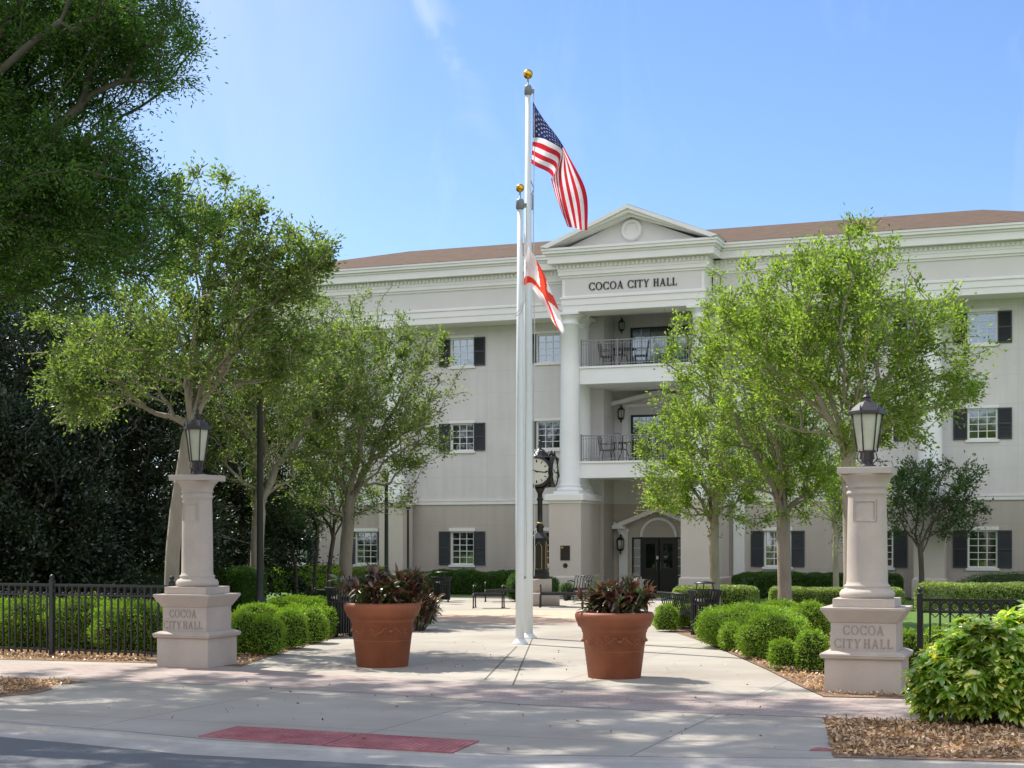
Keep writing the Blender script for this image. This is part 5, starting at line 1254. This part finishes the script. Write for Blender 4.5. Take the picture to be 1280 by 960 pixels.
mtree('thin dark stemmed tree growing from the square planter', 410, 745, [(411, 715), (414, 690), (417, 672)],
      [(420, 610, 0, 58, 1.2, 48), (385, 640, 0, 30, 1, 34)], 110, 3500, .07, 109, Y=46.6, bark=M_barkD, leafm=L_holly, group=gm, limbs=4)
mtree('thin tree with dark straight stem left of the planter one', 393, 745, [(393, 715), (396, 690), (397, 660)],
      [(380, 610, 0, 46, 1.2, 52), (352, 650, 0, 28, 1, 32)], 110, 3500, .06, 110, Y=46.3, bark=M_barkD, leafm=L_holly, group=gm, limbs=4)
mtree('small green tree behind the fence between the pale trunks', 372, 752, [(370, 715), (366, 690)],
      [(350, 640, 0, 38, 1.2, 52), (340, 690, 0, 24, 1, 22)], 90, 2800, .05, 111, Y=44, leafm=L_holly, bark=M_barkD, group=gm, limbs=4)
# dark evergreens at the left
gd = 'dense dark evergreens behind the left fence'
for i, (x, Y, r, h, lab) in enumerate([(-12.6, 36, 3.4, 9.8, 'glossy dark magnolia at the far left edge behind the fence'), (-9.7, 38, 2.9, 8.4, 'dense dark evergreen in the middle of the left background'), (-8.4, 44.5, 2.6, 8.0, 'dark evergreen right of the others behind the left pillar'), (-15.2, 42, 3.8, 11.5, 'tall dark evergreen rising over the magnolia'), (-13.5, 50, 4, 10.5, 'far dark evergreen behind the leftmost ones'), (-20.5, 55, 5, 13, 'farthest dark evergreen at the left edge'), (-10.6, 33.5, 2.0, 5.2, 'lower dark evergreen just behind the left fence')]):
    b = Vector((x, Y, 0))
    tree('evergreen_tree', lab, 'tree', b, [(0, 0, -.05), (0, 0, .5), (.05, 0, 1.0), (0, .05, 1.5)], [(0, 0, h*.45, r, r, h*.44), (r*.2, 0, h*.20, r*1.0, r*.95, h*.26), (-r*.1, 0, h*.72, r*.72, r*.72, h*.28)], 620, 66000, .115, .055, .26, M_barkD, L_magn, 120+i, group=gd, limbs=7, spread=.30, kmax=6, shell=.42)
# the big oak, trunk outside the frame on the left
b = Vector((-10.5, 20.5, 0))
tree('oak_tree', 'big oak whose shaded leafy limbs hang over the upper left corner', 'tree', b, [(0, 0, -.05), (0, 0, 1.), (.1, 0, 2.), (.25, -.1, 3.2)],
     [(4.3, .3, 6.5, 1.75, 1.9, 1.25, 3.0), (5.15, .0, 8.9, 1.25, 1.6, .95, 2.2), (3.4, .2, 8.6, 1.4, 1.8, 1.5, 2.0), (2.6, 0, 6.5, 1.6, 2, 1.6, 1.0), (0, 0, 8, 3, 3, 3, .12)], 2300, 230000, .066, .025, .30, M_barkD, L_oak, 140, group=None, limbs=14, spread=.20, kmax=6, shell=.5, bf=.35, curve=1.1)
b = Vector((-9.8, 18.5, 0))
tree('oak_tree', 'tall oak left of the view whose high limbs shade the front paving', 'tree', b, [(0, 0, -.05), (0, 0, 3.), (.1, 0, 5.5), (.25, .1, 7.4)],
     [(2.8, 4.2, 12.7, 4.6, 3.3, 1.1), (5.8, 3.4, 12.9, 3.4, 3.2, 1.0), (2.6, 7.6, 13.4, 5.2, 2.8, 1.0), (-2.6, 8.6, 12.8, 4.4, 3, 1.2), (0, 2, 11.5, 3, 3, 2, .3)], 1200, 145000, .12, .05, .36, M_barkD, L_oak, 141, limbs=12, spread=.26, kmax=6, bf=.35, curve=1.0)
# trees across the street behind the viewer (seen in the windows, and filling the view back)
gb = 'trees across the street'
bt = None
for i, (x, Y, h) in enumerate([(-34, -22, 13), (-23, -25, 14), (-12, -24, 12.5), (-2, -27, 14), (9, -24, 13), (20, -26, 14), (31, -24, 13)]):
    if bt is None:
        bt = tree('street_tree', 'x', 'tree', Vector((x, Y, 0)), [(0, 0, -.1), (0, 0, 1.5), (0, .1, 2.5)], [(0, 0, 6, 5.4, 4, 4.6), (0, 0, 9.5, 4, 3.4, 3.6)], 300, 14000, .30, .15, .3, M_barkD, L_oak, 160, limbs=7, spread=.6, kmax=6); o = bt
    else: o = copy_tree(bt, loc=(x, Y, 0), rz=i*1.1)
    tag(o, ['bushy street tree across the road, leftmost of the row behind the viewer', 'second street tree from the left across the road', 'third street tree from the left across the road', 'middle street tree across the road', 'third street tree from the right across the road', 'second street tree from the right across the road', 'rightmost street tree across the road'][i], 'tree', gb)
hedge((-32, -17), (34, -19), 2.0, 2.6, 'tall dark hedge added behind the viewer to darken the door glass reflections', 90, L_hedge, 1, .22, lump=.3)  # unseen hedge put in so the door panes mirror dark leaves
